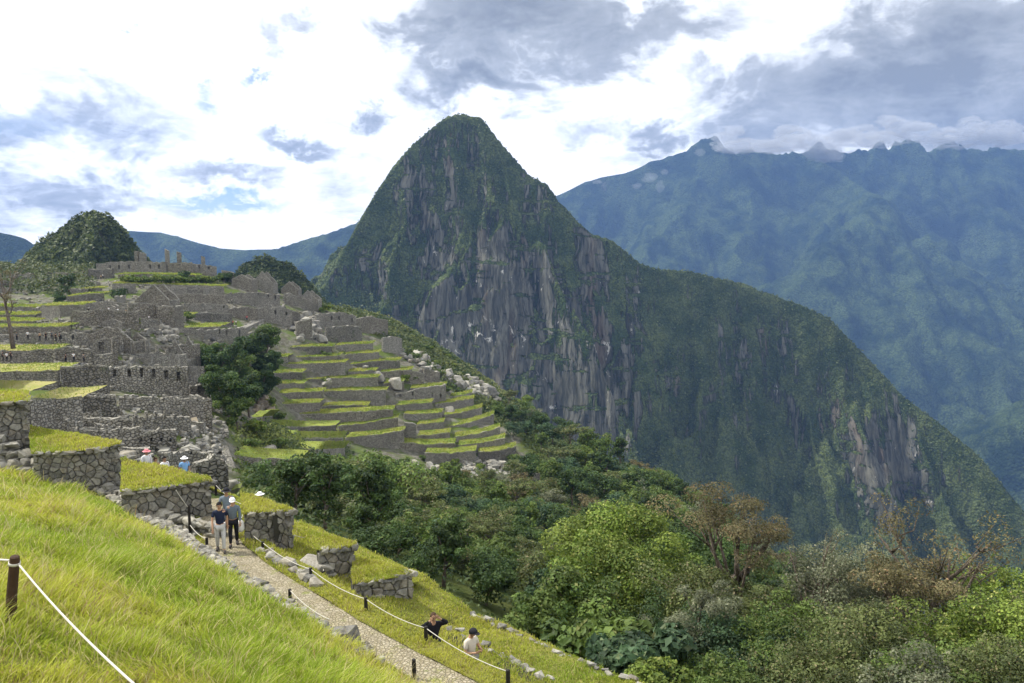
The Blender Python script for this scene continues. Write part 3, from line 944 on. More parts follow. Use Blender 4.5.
# ground behind the near terraces' walls, under the steps
dX, dY, dZ, me = strip('terrace_ground', [PZ(*q, -10.3) for q in [(20, 440), (120, 455), (200, 480), (246, 499), (250, 536), (272, 553), (312, 575), (340, 592)]],
                       [PZ(*q, -10.9) for q in [(10, 452), (110, 468), (205, 492), (262, 508), (300, 528), (335, 546), (372, 560), (425, 585)]], 90, -10.45, -10.75, M['lawn'], 0.08, 14, 9)
tag(link('terrace_ground', me, M['lawn']), kind='structure')


def edge_wall(name, label, line, ztop, zbot, cell=0.4, group=None, seed=1):
    pts = [(p.x, p.y) for p in line]
    o = link(name, stone_wall_mesh(name, pts, [ztop] * len(pts), [zbot] * len(pts), cell, seed, 0.06))
    return tag(o, label, 'wall', group)
# walls facing down the hill (their fronts look away from the photographer)
edge_wall('retaining_wall', 'low stone wall holding up the grass verge of the path, facing downhill', list(reversed(Vp[3:])), ZP - 0.02, ZB - 0.2, seed=5)
edge_wall('retaining_wall', 'low stone wall between the two grass strips below the path', list(reversed(S2)), ZB - 0.02, ZC - 0.1, seed=6)
edge_wall('retaining_wall', 'outermost retaining wall of the grass slope, above the forest', list(reversed(O2)), ZC - 0.05, ZC - 4.5, 0.5, seed=7)


def near_terrace(label, front, ztop, zbase, back, seed, label_wall=None):
    """front: pixel points of the wall's top edge left->right; back: pixel points of the grass' far edge, left->right"""
    fr = [PZ(*q, ztop) for q in front]; bk = [PZ(*q, ztop) for q in back]
    c = sum(fr, Vector()) / len(fr)
    t = thing('stone_terrace', label, 'terrace', (c.x, c.y, zbase), 'stepped terraces beside the path')
    # wall goes along the front and round the right-hand end
    pts = [(p.x, p.y) for p in fr] + [(bk[-1].x, bk[-1].y)]
    me = stone_wall_mesh('retaining_wall', pts, [ztop - 0.02] * len(pts), [zbase - 0.6] * len(pts), 0.29, seed, 0.075)
    o = link('retaining_wall', me, None, t, (-c.x, -c.y, -zbase))
    n = 40
    a, b = resample(fr, n), resample(bk, n)
    tq = np.linspace(0, 1, 12)[:, None]
    X = a[None, :, 0] * (1 - tq) + b[None, :, 0] * tq; Y = a[None, :, 1] * (1 - tq) + b[None, :, 1] * tq
    Z = ztop + fbm(X / 0.8, Y / 0.8, oct=3, seed=seed) * 0.05 + 0.02 * np.sin(tq * 3.1)
    link('grass_top', grid_mesh('grass_top', X, Y, Z), M['lawn'], t, (-c.x, -c.y, -zbase))
    # irregular coping stones along the edge
    rng = random.Random(seed)
    items = []
    for i in range(len(pts) - 1):
        p, q = Vector(pts[i]), Vector(pts[i + 1]); L = (q - p).length; u = 0
        while u < L:
            w = rng.uniform(0.25, 0.55)
            m = p.lerp(q, min(1, (u + w / 2) / L)); d = (q - p).normalized(); inn = Vector((-d.y, d.x)) * 0.12
            items.append((m.x + inn.x, m.y + inn.y, ztop - 0.05, w, 0.34, rng.uniform(0.14, 0.24), math.atan2(d.y, d.x)))
            u += w * 0.96
    link('coping', rocks_mesh('coping', items, STONE_COLS + PALE[:1], seed), M['stone'], t, (-c.x, -c.y, -zbase))
    return X, Y, Z


TER = []
TER.append(near_terrace('highest near terrace at the left edge, with the tall stone wall', [(-90, 412), (-40, 407), (30, 401)], -6.4, -9.8, [(-90, 388), (-40, 388), (29, 391)], 21))
TER.append(near_terrace('second near terrace, grass top and curved stone wall left of the four standing visitors', [(31, 453), (70, 452), (100, 449), (122, 444)], -7.9, -10.1, [(28, 426), (58, 431), (90, 437), (119, 441)], 22))
TER.append(near_terrace('third near terrace, grass top in front of the four standing visitors', [(120, 492), (145, 490), (180, 485), (213, 481)], -8.6, -10.5, [(122, 461), (150, 464), (180, 471), (210, 479)], 23))
TER.append(near_terrace('fourth near terrace, small grass top with rounded stone wall right of the walking group', [(243, 514), (268, 513), (294, 511)], -8.95, -10.6, [(240, 493), (262, 500), (290, 509)], 24))
TER.append(near_terrace('fifth near terrace, narrow wedge of grass ending in a rough stone wall', [(318, 551), (336, 549), (357, 546)], -9.45, -10.8, [(292, 526), (322, 534), (354, 543)], 25))
TER.append(near_terrace('lowest and smallest near terrace with a crumbling knee-high wall', [(352, 584), (380, 581), (413, 573)], -10.05, -10.9, [(352, 558), (380, 563), (408, 570)], 26))

# ---- stones edging the slope
rng = random.Random(5)
items = []
Ecd = resample([e for e in E[3:13]], 260)
for i in range(0, 259):
    p = Ecd[i]; d = Ecd[min(i + 1, 259)] - Ecd[i]; a = math.atan2(d[1], d[0])
    if i > 215 and rng.random() < 0.7: continue
    if 150 < i < 215 and rng.random() < 0.25: continue
    for k in range(3 if i < 170 else 2):
        w = rng.uniform(0.2, 0.5)
        off = rng.uniform(-0.75, 0.12)
        nx, ny = -math.sin(a), math.cos(a)
        zz_ = max(-9.76, float(near_z(p[0] + nx * off, p[1] + ny * off)) + 0.06)
        items.append((p[0] + nx * off, p[1] + ny * off, zz_ + rng.uniform(-0.04, 0.06), w, rng.uniform(0.2, 0.36), rng.uniform(0.12, 0.26), a + rng.uniform(-.4, .4)))
tag(link('stone_edging', rocks_mesh('stone_edging', items, PALE + STONE_COLS[:3], 8), M['stone']), 'rough line of pale stones edging the big grass slope above the path', 'stone edging')

# rail of boulders between the slope and the path
def rail(name, label, line, z0, n, size, seed, rows=2, cols=None, zstep=0.28):
    rng = random.Random(seed)
    pts = resample(line, n); items = []
    for i in range(n):
        a = math.atan2(*(pts[min(i + 1, n - 1)] - pts[max(i - 1, 0)])[::-1])
        for r in range(rows):
            s_ = rng.uniform(*size)
            items.append((pts[i][0] + rng.uniform(-.12, .12), pts[i][1] + rng.uniform(-.12, .12), z0 + r * zstep + rng.uniform(-.05, .05), s_ * 1.25, s_, s_ * rng.uniform(0.55, 0.8), a + rng.uniform(-.3, .3)))
    return tag(link(name, rocks_mesh(name, items, cols or (PALE + STONE_COLS[:2]), seed), M['stone']), label, 'boulders')
rail('boulder_rail', 'row of big pale boulders along the left of the path, below the third terrace', [PZ(*q, -9.95) for q in [(104, 490), (130, 508), (160, 522), (192, 530), (214, 535)]], -9.95, 40, (0.3, 0.58), 12, 2)
rail('boulder_rail', 'dark stones stepping down along the foot of the second terrace wall', [PZ(*q, -9.8) for q in [(62, 482), (80, 488), (104, 492), (122, 500)]], -9.85, 13, (0.35, 0.6), 17, 2, STONE_COLS)
rail('boulder_rail', 'stones lining the right of the verge below the fourth terrace', [PZ(*q, -10.2) for q in [(262, 560), (285, 572), (305, 585), (318, 592)]], -10.15, 13, (0.28, 0.5), 13, 2, STONE_COLS + PALE[2:])
rail('stone_rubble', 'loose pale rubble beside the lowest small terrace', [PZ(*q, -10.6) for q in [(300, 560), (330, 575), (352, 592), (372, 596)]], -10.6, 12, (0.25, 0.5), 14, 1)
rail('stone_line', 'broken line of stones in the grass near the two visitors by the rope', [PZ(*q, ZB) for q in [(452, 628), (470, 637), (490, 648), (519, 662), (550, 678)]], ZB - 0.03, 14, (0.14, 0.28), 15, 1, STONE_COLS)
rail('stone_line', 'broken line of stones on the outer edge of the grass, above the forest', [PZ(*q, ZC) for q in [(440, 599), (478, 616), (500, 624), (527, 637), (568, 655), (609, 671), (650, 688)]], ZC - 0.03, 30, (0.14, 0.30), 16, 1, STONE_COLS)
tag(link('flat_slab', rocks_mesh('flat_slab', [(*(PZ(318, 561, -10.0) + Vector((0, 0, -0.02))), 1.5, 0.9, 0.28, -0.5)], [(0.42, 0.40, 0.36)], 3), M['stone']), 'pale flat slab lying on top of the stones below the fourth terrace', 'stone slab')
tag(link('boulder', rocks_mesh('boulder', [(*(PZ(341, 641, -9.75)), 1.0, 0.8, 0.75, 0.3)], [(0.17, 0.165, 0.155)], 31), M['stone']), 'big dark boulder at the lower end of the slope beside the path', 'boulder')
tag(link('boulder', rocks_mesh('boulder', [(*(PZ(366, 466, -9.9)), 1.1, 0.9, 0.3, 0.8), (*(PZ(22, 488, -9.4)), 0.6, 0.5, 0.18, 0.2)][1:], PALE, 33), M['stone']), 'small pale flat stone half sunk in the grass at far left', 'stone')

# stone steps climbing to the left
t = thing('stone_staircase', 'rough stone steps climbing beside the tall wall at the left edge', 'stairs', tuple(PZ(35, 470, -9.6)))
tl = t.location
for i, q in enumerate([(72, 487, -9.75), (58, 479, -9.45), (46, 473, -9.15), (33, 467, -8.85), (20, 459, -8.55), (8, 451, -8.25), (-6, 444, -7.95), (-20, 436, -7.6)]):
    p = PZ(*q)
    it = []
    for j in range(4):
        it.append((p.x - tl.x + (j - 1.5) * 0.42, p.y - tl.y + (j - 1.5) * 0.12 + rng.uniform(-.05, .05), p.z - tl.z - 0.15, 0.55, 0.6, 0.34, 0.3 + rng.uniform(-.1, .1)))
        it.append((p.x - tl.x + (j - 1.5) * 0.42, p.y - tl.y + (j - 1.5) * 0.12 + rng.uniform(-.05, .05) - 0.05, p.z - tl.z - 0.5, 0.6, 0.7, 0.5, 0.3 + rng.uniform(-.1, .1)))
    link('step', rocks_mesh('step', it, PALE[:3] + STONE_COLS[:3], 40 + i), M['stone'], t)


# ---- grass blades
def blades(XYZ, n, h, w, cols, seed, lean=0.35, patchy=0.6, reject=None):
    """scatter n blades over grids; returns V,F,C arrays. 3 segments per blade."""
    r = np.random.RandomState(seed)
    Vs, Fs, Cs = [], [], []
    tot = 0
    for (X, Y, Z, share) in XYZ:
        m = int(n * share)
        hN, wN = X.shape
        # area weighted cell choice
        ax = np.hypot(X[1:, :-1] - X[:-1, :-1], Y[1:, :-1] - Y[:-1, :-1]) * np.hypot(X[:-1, 1:] - X[:-1, :-1], Y[:-1, 1:] - Y[:-1, :-1])
        cx, cy = (X[1:, 1:] + X[:-1, :-1]) / 2, (Y[1:, 1:] + Y[:-1, :-1]) / 2
        dist = np.hypot(cx, cy)
        wgt = ax / np.maximum(dist, 5) ** 1.25
        az = np.abs(np.arctan2(cx, cy)); wgt = wgt * ((az < 0.66) & (cy > 3))
        wgt = wgt.ravel() / wgt.sum()
        c = r.choice(len(wgt), m, p=wgt)
        i, j = c // (wN - 1), c % (wN - 1)
        u, v = r.rand(m), r.rand(m)
        def bl(A):
            return A[i, j] * (1 - u) * (1 - v) + A[i + 1, j] * u * (1 - v) + A[i, j + 1] * (1 - u) * v + A[i + 1, j + 1] * u * v
        x, y, z = bl(X), bl(Y), bl(Z)
        pn = fbm(x / 1.3, y / 1.3, oct=3, seed=seed + 1); pn2 = fbm(x / 3.5, y / 3.5, oct=3, seed=seed + 2)
        pn3 = fbm(x / 0.35, y / 0.35, oct=2, seed=seed + 8)
        dd = np.hypot(x, y)
        hh = h * (0.35 + 0.75 * r.rand(m)) * (1 + patchy * (pn + 0.5 * pn3)) * (1 + 0.012 * dd)
        ww = w * (0.6 + 0.8 * r.rand(m)) * (0.45 + dd / 11.0)
        # clumps lean together
        la = fbm(x / 0.9, y / 0.9, oct=2, seed=seed + 5) * 5 + r.randn(m) * 0.9
        le = lean * (0.3 + 1.2 * r.rand(m)) * hh
        dx, dy = np.cos(la) * le, np.sin(la) * le
        fa = r.rand(m) * 6.283
        sx, sy = np.cos(fa) * ww / 2, np.sin(fa) * ww / 2
        V = np.zeros((m, 8, 3))
        for k, (t, wd, ln) in enumerate(((0, 1.0, 0), (0.45, 0.85, 0.18), (0.8, 0.55, 0.6), (1.0, 0.12, 1.0))):
            for sgn, o in ((-1, 0), (1, 1)):
                V[:, k * 2 + o, 0] = x + dx * ln + sgn * sx * wd
                V[:, k * 2 + o, 1] = y + dy * ln + sgn * sy * wd
                V[:, k * 2 + o, 2] = z - 0.02 + hh * t * (1 - 0.12 * ln * lean)
        base = (np.arange(m) * 8)[:, None]
        Fm = np.concatenate([base + np.array([[0, 1, 3, 2]]), base + np.array([[2, 3, 5, 4]]), base + np.array([[4, 5, 7, 6]])]) + tot
        # colour: patches of yellow-green, fresh green, straw, reddish seed heads
        cols_ = np.array(cols)
        q = np.clip(0.5 + pn2 * 1.5 + pn3 * 0.35 + r.randn(m) * 0.2, 0, 1)[:, None]
        cc = cols_[0] * (1 - q) + cols_[1] * q
        dry = (r.rand(m) < 0.13 + 0.25 * np.clip(pn - 0.1, 0, 1))[:, None]
        cc = np.where(dry, cols_[2], cc)
        red = (r.rand(m) < 0.10 * np.clip(pn2 * 3 + 0.3, 0, 1))[:, None]
        cc = np.where(red, cols_[3], cc)
        cc = cc * (0.75 + 0.5 * r.rand(m))[:, None]
        C = np.repeat(cc[:, None, :], 8, 1)
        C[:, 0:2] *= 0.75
        Vs.append(V.reshape(-1, 3)); Fs.append(Fm); Cs.append(C.reshape(-1, 3)); tot += m * 8
    return np.concatenate(Vs), np.concatenate(Fs), np.concatenate(Cs)


GC = [(0.25, 0.34, 0.03), (0.44, 0.46, 0.06), (0.52, 0.46, 0.20), (0.36, 0.26, 0.12)]
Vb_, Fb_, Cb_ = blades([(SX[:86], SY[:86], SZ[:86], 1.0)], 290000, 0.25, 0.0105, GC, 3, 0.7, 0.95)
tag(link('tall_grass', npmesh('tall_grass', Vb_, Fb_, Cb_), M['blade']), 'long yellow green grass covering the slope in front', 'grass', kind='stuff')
Vs_, Fs_, Cs_ = blades([(SX[:88], SY[:88], SZ[:88], 1.0)], 5000, 0.48, 0.006, [(0.40, 0.36, 0.17), (0.50, 0.42, 0.20), (0.55, 0.5, 0.28), (0.33, 0.2, 0.1)], 41, 0.5, 0.5)
tag(link('dry_stalks', npmesh('dry_stalks', Vs_, Fs_, Cs_), M['blade']), 'dry straw coloured stalks standing above the long grass of the front slope', 'grass', kind='stuff')
grs = [(vX, vY, vZ, 0.12), (bX, bY, bZ, 0.3), (cX, cY, cZ, 0.28), (fX, fY, fZ, 0.08), (dX, dY, dZ, 0.14)] + [(a, b, c, 0.037) for a, b, c in TER]
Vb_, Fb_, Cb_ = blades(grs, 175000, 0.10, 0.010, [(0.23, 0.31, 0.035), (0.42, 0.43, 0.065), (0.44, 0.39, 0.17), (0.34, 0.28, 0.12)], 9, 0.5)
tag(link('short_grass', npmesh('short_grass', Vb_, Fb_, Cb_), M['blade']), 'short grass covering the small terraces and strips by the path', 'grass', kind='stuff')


# ---- posts and ropes
def tube(pts, rad, nseg=6, cap=True):
    """pts: Vectors; rad: float or list"""
    V, Fc = [], []
    n = len(pts)
    rads = rad if isinstance(rad, (list, tuple)) else [rad] * n
    prev = None
    for i, p in enumerate(pts):
        d = (pts[min(i + 1, n - 1)] - pts[max(i - 1, 0)])
        if d.length < 1e-9: d = Vector((0, 0, 1))
        d.normalize()
        if prev is None:
            a = d.orthogonal().normalized()
        else:
            a = (prev - d * prev.dot(d))
            a = a.normalized() if a.length > 1e-6 else d.orthogonal().normalized()
        prev = a
        b = d.cross(a)
        for k in range(nseg):
            t = 2 * math.pi * k / nseg
            V.append(p + (a * math.cos(t) + b * math.sin(t)) * rads[i])
    for i in range(n - 1):
        for k in range(nseg):
            Fc.append([i * nseg + k, i * nseg + (k + 1) % nseg, (i + 1) * nseg + (k + 1) % nseg, (i + 1) * nseg + k])
    if cap:
        Fc.append(list(range(nseg))[::-1]); Fc.append([(n - 1) * nseg + k for k in range(nseg)])
    return V, Fc


def join(parts):
    V, Fc = [], []
    for v, f in parts:
        n = len(V); V += [tuple(p) for p in v]; Fc += [[i + n for i in q] for q in f]
    return V, Fc


M['post'] = m_plain('weathered_post', (0.055, 0.032, 0.02), 0.8, 0.5, 9)
M['post_dark'] = m_plain('dark_post', (0.02, 0.018, 0.016), 0.7, 0.3, 9)
M['rope'] = m_plain('white_rope', (0.50, 0.48, 0.42), 0.9, 0.12, 60)


def sag(a, b, s, n=14):
    return [a.lerp(b, i / n) - Vector((0, 0, s * 4 * (i / n) * (1 - i / n))) for i in range(n + 1)]


pb = P(10, 616, 9.1); pt = P(15, 556, 9.05)
ax_ = (pt - pb)
t = thing('rope_post', 'leaning brown wooden post in the foreground grass at the left, holding a white rope', 'post', tuple(pb))
V, Fc = tube([Vector((0, 0, -0.2)), ax_ * 0.3, ax_ * 0.92, ax_ * 0.985, ax_], [0.062, 0.06, 0.056, 0.052, 0.036], 12)
link('shaft', npmesh('shaft', V, Fc, smooth=False), M['post'], t)
V, Fc = tube([ax_ * 0.86, ax_ * 0.90], [0.066, 0.066], 12); link('rope_loop', npmesh('rope_loop', V, Fc, smooth=True), M['rope'], t)
top = pb + ax_ * 0.9
r1 = sag(P(-60, 548, 10.2), top + Vector((-0.05, 0, 0.02)), 0.03)
r2 = sag(top + Vector((0.06, -0.02, -0.02)), P(170, 715, 5.6), 0.08, 24)
def twisted(pts, r):
    return tube(pts, [r * (1 + 0.18 * (i % 2)) for i in range(len(pts))], 8)
dense = lambda pts: [pts[i].lerp(pts[i + 1], k / 4) for i in range(len(pts) - 1) for k in range(4)] + [pts[-1]]
V, Fc = join([twisted(dense(r1), 0.012), twisted(dense(dense(r2)), 0.010)])
tag(link('rope', npmesh('rope', V, Fc, smooth=True), M['rope']), 'white rope running down from the leaning foreground post', 'rope')

post_px = [(263, 551, ZP, .33), (311, 579, ZP, .36), (366, 611, ZP, .4), (426, 641, ZP, .4), (508, 686, ZP, .4), (241, 529, ZP, .4), (245, 514, ZP, .4), (216, 492, ZP - 0.1, .35)]
left_px = [(190, 532, ZP + 0.05, 1.0), (207, 546, ZP, .3), (290, 597, ZP + 0.05, .24), (414, 676, ZP + 0.05, .42), (324, 580, -10.3, .3), (319, 546, -10.1, .4)]
desc = ['short dark rope post on the verge beside the walking group', 'short dark rope post on the verge, second down from the walking group', 'short dark rope post halfway down the path verge',
        'short dark rope post directly left of the visitor in black by the rope', 'short dark rope post at the bottom edge right of the path', 'dark rope post beside the right hand of the woman in grey',
        'dark rope post behind the woman in grey, next to the fourth terrace', 'dark rope post at the bend behind the walking group',
        'tall black rope post left of the walking group, in front of the third terrace wall', 'stubby rope post by the feet of the walking group', 'tiny rope post at the stone edging left of the path',
        'short dark rope post at the bottom, left edge of the path', 'small rope post in front of the fifth terrace wall', 'small rope post on the grass of the fifth terrace']
tops = []
for (px, py, z, h), dsc in zip(post_px + left_px, desc):
    p = PZ(px, py, z)
    V, Fc = tube([Vector((0, 0, -0.15)), Vector((0.0, 0, h * 0.96)), Vector((0.0, 0, h))], [0.055, 0.05, 0.038], 8)
    o = link('rope_post', npmesh('rope_post', V, Fc), M['post_dark'], None, tuple(p))
    tag(o, dsc, 'post', 'rope posts along the path')
    tops.append(p + Vector((0, 0, h * 0.88)))
ch = [tops[7], tops[6], tops[5], tops[0], tops[1], tops[2], tops[3], tops[4]]
V, Fc = join([tube(sag(a, b, 0.05 + 0.02 * (a - b).length), 0.011, 5) for a, b in zip(ch[:-1], ch[1:])])
tag(link('rope', npmesh('rope', V, Fc, smooth=True), M['rope']), 'pale rope strung along the right side of the path', 'rope')
V, Fc = join([tube(sag(P(176, 490, 27.5), tops[8], 0.03), 0.012, 5), tube(sag(tops[8] - Vector((0, 0, 0.6)), tops[9], 0.1), 0.014, 5)])
tag(link('rope', npmesh('rope', V, Fc, smooth=True), M['rope']), 'short rope tied to the tall black post left of the walking group', 'rope')
V, Fc = join([tube(sag(tops[10], tops[10] + Vector((1.6, -1.9, 0)), 0.1), 0.012, 5)])
tag(link('rope', npmesh('rope', V, Fc, smooth=True), M['rope']), 'thin rope sagging from the tiny post at the left of the path', 'rope')
V, Fc = join([tube(sag(tops[13], tops[12], 0.1), 0.014, 5), tube(sag(P(294, 535, 26.5), tops[13], 0.08), 0.014, 5)])
tag(link('rope', npmesh('rope', V, Fc, smooth=True), M['rope']), 'rope between the two small posts at the fifth terrace', 'rope')

# ------------------------------------------------------------------ the ruined town
def grid_wall(name, pts, thick=0.9, holes=(), ragged=0.25, seed=1, mat=None, parent=None, step=1.1, cap=True):
    """pts: list of (x, y, ztop, zbot) along the visible face. holes: (u0,u1,v0,v1) in metres from the left end / above the mean base.
    Each hole is a deep recess."""
    rng = random.Random(seed)
    P2 = [Vector(p[:2]) for p in pts]
    cum = [0]
    for a, b in zip(P2[:-1], P2[1:]): cum.append(cum[-1] + max((b - a).length, 1e-3))
    L = cum[-1]
    us = [0.0]
    n = max(1, int(L / step))
    cand = sorted([L * i / n + (rng.uniform(-.2, .2) * step if 0 < i < n else 0) for i in range(n + 1)])
    hb = sorted(set([h[0] for h in holes] + [h[1] for h in holes]))
    cand = [c for c in cand if not any(h[0] - 0.05 < c < h[1] + 0.05 for h in holes)] + hb + cum[1:-1]
    cand = sorted(set(round(c, 4) for c in cand))
    def at(u):
        u = min(max(u, 0), L)
        k = min(max(i for i in range(len(cum)) if cum[i] <= u + 1e-9), len(P2) - 2)
        t = (u - cum[k]) / (cum[k + 1] - cum[k])
        p = P2[k].lerp(P2[k + 1], t); d = (P2[k + 1] - P2[k]).normalized()
        return p, Vector((d.y, -d.x)), pts[k][2] + (pts[k + 1][2] - pts[k][2]) * t, pts[k][3] + (pts[k + 1][3] - pts[k][3]) * t
    V, Fc, MI = [], [], []
    def q(*idx, m=0): Fc.append(list(idx)); MI.append(m)
    prev = None
    info = []
    for u in cand:
        p, nrm, zt, zb = at(u)
        info.append((u, p, nrm, zt + (rng.uniform(-ragged, ragged * 0.4)), zb))
    def vert(p, z):
        V.append((p.x, p.y, z)); return len(V) - 1
    for (u0, p0, n0, t0, b0), (u1, p1, n1, t1, b1) in zip(info[:-1], info[1:]):
        hs_ = [h for h in holes if h[0] <= u0 + 1e-3 and h[1] >= u1 - 1e-3]
        bk0, bk1 = p0 - n0 * thick, p1 - n1 * thick
        bb = min(b0, b1)
        # top and back
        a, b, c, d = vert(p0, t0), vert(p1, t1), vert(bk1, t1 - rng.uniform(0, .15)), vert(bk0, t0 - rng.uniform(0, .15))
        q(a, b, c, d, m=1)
        ch = 0.28  # pale band under the crest, painting the sky-lit top edge
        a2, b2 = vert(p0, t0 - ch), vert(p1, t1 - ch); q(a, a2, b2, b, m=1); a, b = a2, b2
        e, f = vert(bk1, b1), vert(bk0, b0); q(d, c, e, f)
        if not hs_:
            g, h = vert(p1, b1), vert(p0, b0); q(a, h, g, b)
        else:
            for hh in hs_:
                z0, z1 = bb + hh[2], bb + hh[3]
                z1 = min(z1, min(t0, t1) - 0.25)
                g, h = vert(p1, b1), vert(p0, b0); s0, s1 = vert(p0, z0), vert(p1, z0); q(h, g, s1, s0)
                l0, l1 = vert(p0, z1), vert(p1, z1); q(l0, l1, b, a)
                r = min(thick * 0.85, 0.9)
                i0, i1, j0, j1 = vert(p0 - n0 * r, z0), vert(p1 - n1 * r, z0), vert(p0 - n0 * r, z1), vert(p1 - n1 * r, z1)
                q(s0, s1, i1, i0); q(l0, j0, j1, l1); q(s0, i0, j0, l0); q(s1, l1, j1, i1); q(i0, i1, j1, j0)
                break
    # ends
    for k in (0, -1):
        u, p, nrm, zt, zb = info[k]
        q(vert(p, zt), vert(p - nrm * thick, zt), vert(p - nrm * thick, zb), vert(p, zb))
    me = npmesh(name, V, Fc, None, False, MI)
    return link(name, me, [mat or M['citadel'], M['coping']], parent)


def place_line(pts, Y=None, sink=0.8):
    """pts: (px, pytop, pybot) -> world (x,y,ztop,zbot)"""
    out = []
    Ys = [hitY(p[0], p[2]) for p in pts]
    good = [y for y in Ys if y] or [Y or 250.0]
    for p, y in zip(pts, Ys):
        yy = Y if Y else (0.5 * (y or good[0]) + 0.5 * sum(good) / len(good))
        t = P(p[0], p[1], yy); b = P(p[0], p[2], yy)
        out.append((t.x, t.y, t.z, min(b.z, float(gz(b.x, b.y))) - sink))
    return out


def base_of(pts):
    return (sum(p[0] for p in pts) / len(pts), sum(p[1] for p in pts) / len(pts), min(p[3] for p in pts))


M['coping'] = m_masonry('pale_lit_wall_top', 2.6, (0.30, 0.285, 0.24), (0.46, 0.44, 0.38), (0.12, 0.11, 0.09), 0.15, 0.4)  # paler stone and lichen, with sky light on wall tops put into the colour
TIERGRIDS = []
TONES = {'citadel': [M['citadel'], M['citadel_dark'], M['citadel'], M['citadel_mid']], 'citadel_pale': [M['citadel_pale'], M['citadel_mid']]}


def tone(mt, k):
    nm = 'citadel_pale' if mt is M['citadel_pale'] else 'citadel'
    return TONES[nm][k % len(TONES[nm])]


def cwall(label, pts, Y=None, wins=None, thick=1.0, ragged=0.3, mat=None, seed=None, cat='wall', group=None, name='stone_wall'):
    """wins: (list of px centres, pytop, pybot, width_px)"""
    seed = seed if seed is not None else int(pts[0][0] * 7 + pts[0][1])
    w = place_line(pts, Y)
    holes = []
    if wins:
        xs, y0, y1, wd = wins
        L = sum(math.hypot(b[0] - a[0], b[1] - a[1]) for a, b in zip(w[:-1], w[1:]))
        ym = sum(p[1] for p in w) / len(w)
        zb = min(p[3] for p in w)
        for x in xs:
            f = (x - pts[0][0]) / (pts[-1][0] - pts[0][0])
            hw = wd * ym / F / 2
            holes.append((f * L - hw, f * L + hw, P(x, y1, ym).z - zb, P(x, y0, ym).z - zb))
    o = grid_wall(name, w, thick, holes, ragged, seed, tone(mat, seed))
    return tag(o, label, cat, group)


def gable(label, xl, xr, ypeak, yeave, ybot, Y=None, peak=0.5, mat=None, back=4.0, seed=1, niches=(), group='roofless stone houses'):
    """roofless house: gable wall towards the camera plus side walls going back and a rear gable"""
    yy = Y or hitY((xl + xr) / 2, ybot)
    mat = tone(mat or M['citadel'], seed)
    def pt(px, py): return P(px, py, yy)
    a, b = pt(xl, ybot), pt(xr, ybot)
    t = thing('roofless_house', label, 'ruin', ((a.x + b.x) / 2, yy, a.z), group)
    ox, oy, oz = t.location
    xm = xl + (xr - xl) * peak
    def loc(pts): return [(p[0] - ox, p[1] - oy, p[2] - oz, p[3] - oz) for p in pts]
    zt_e, zt_p, zb = pt(xl, yeave).z, pt(xm, ypeak).z, a.z - 1.2
    m = pt(xm, ybot)
    grid_wall('gable_wall', loc([(a.x, yy, zt_e, zb), (m.x, yy, zt_p, zb), (b.x, yy, zt_e, zb)]), 0.8, [(h0 * 1.0, h1, v0 + 1.2, v1 + 1.2) for h0, h1, v0, v1 in niches], 0.15, seed, mat, t, 0.8)
    grid_wall('gable_wall', loc([(a.x, yy + back, zt_e, zb), (m.x, yy + back, zt_p - 0.2, zb), (b.x, yy + back, zt_e, zb)]), 0.8, (), 0.3, seed + 1, mat, t, 0.8)
    grid_wall('side_wall', loc([(b.x - 0.02, yy + 0.81, zt_e - 0.05, zb), (b.x - 0.02, yy + back - 0.02, zt_e - 0.05, zb)]), 0.8, (), 0.2, seed + 2, mat, t)
    grid_wall('side_wall', loc([(a.x + 0.82, yy + 0.81, zt_e - 0.05, zb), (a.x + 0.82, yy + back - 0.02, zt_e - 0.05, zb)]), 0.8, (), 0.2, seed + 3, mat, t)
    return t


def tier(label, front, h, depth=6.0, Y=None, grass='lawn_far', seed=1, group='grass topped terraces of the ruined town', mat=None, rise=0.25):
    """terrace: front = pixel points of the wall's top edge; h = wall height in pixels"""
    pts = [(x, y, y + h) for x, y in front]
    w = place_line(pts, Y, 0.9)
    bx, by, bz = base_of(w)
    t = thing('terrace', label, 'terrace', (bx, by, bz), group)
    loc = [(p[0] - bx, p[1] - by, p[2] - bz, p[3] - bz) for p in w]
    grid_wall('retaining_wall', loc, 0.7, (), 0.22, seed, mat or tone(M['citadel'], seed), t, 1.3)
    n = max(4, int(sum(math.hypot(b[0] - a[0], b[1] - a[1]) for a, b in zip(w[:-1], w[1:])) / 1.2))
    us = np.linspace(0, 1, n)
    xs = np.interp(us, np.linspace(0, 1, len(loc)), [p[0] for p in loc]); ys = np.interp(us, np.linspace(0, 1, len(loc)), [p[1] for p in loc]); zs = np.interp(us, np.linspace(0, 1, len(loc)), [p[2] for p in loc])
    rows = np.linspace(0.25, depth, 6)[:, None]
    X = xs[None] + 0 * rows; Y_ = ys[None] + rows; Z = zs[None] - 0.12 + rows / depth * rise + fbm((xs[None] + bx) / 2.0 + 0 * rows, (ys[None] + by + rows) / 2.0, oct=3, seed=seed) * 0.16
    # front lip hangs over the wall a little
    Z[0] -= 0.05; Y_[0] -= 0.32; Z[1] += 0.16
    link('grass_top', grid_mesh('grass_top', X, Y_, Z), M[grass], t)
    TIERGRIDS.append((X + bx, Y_ + by, Z + bz))
    return t


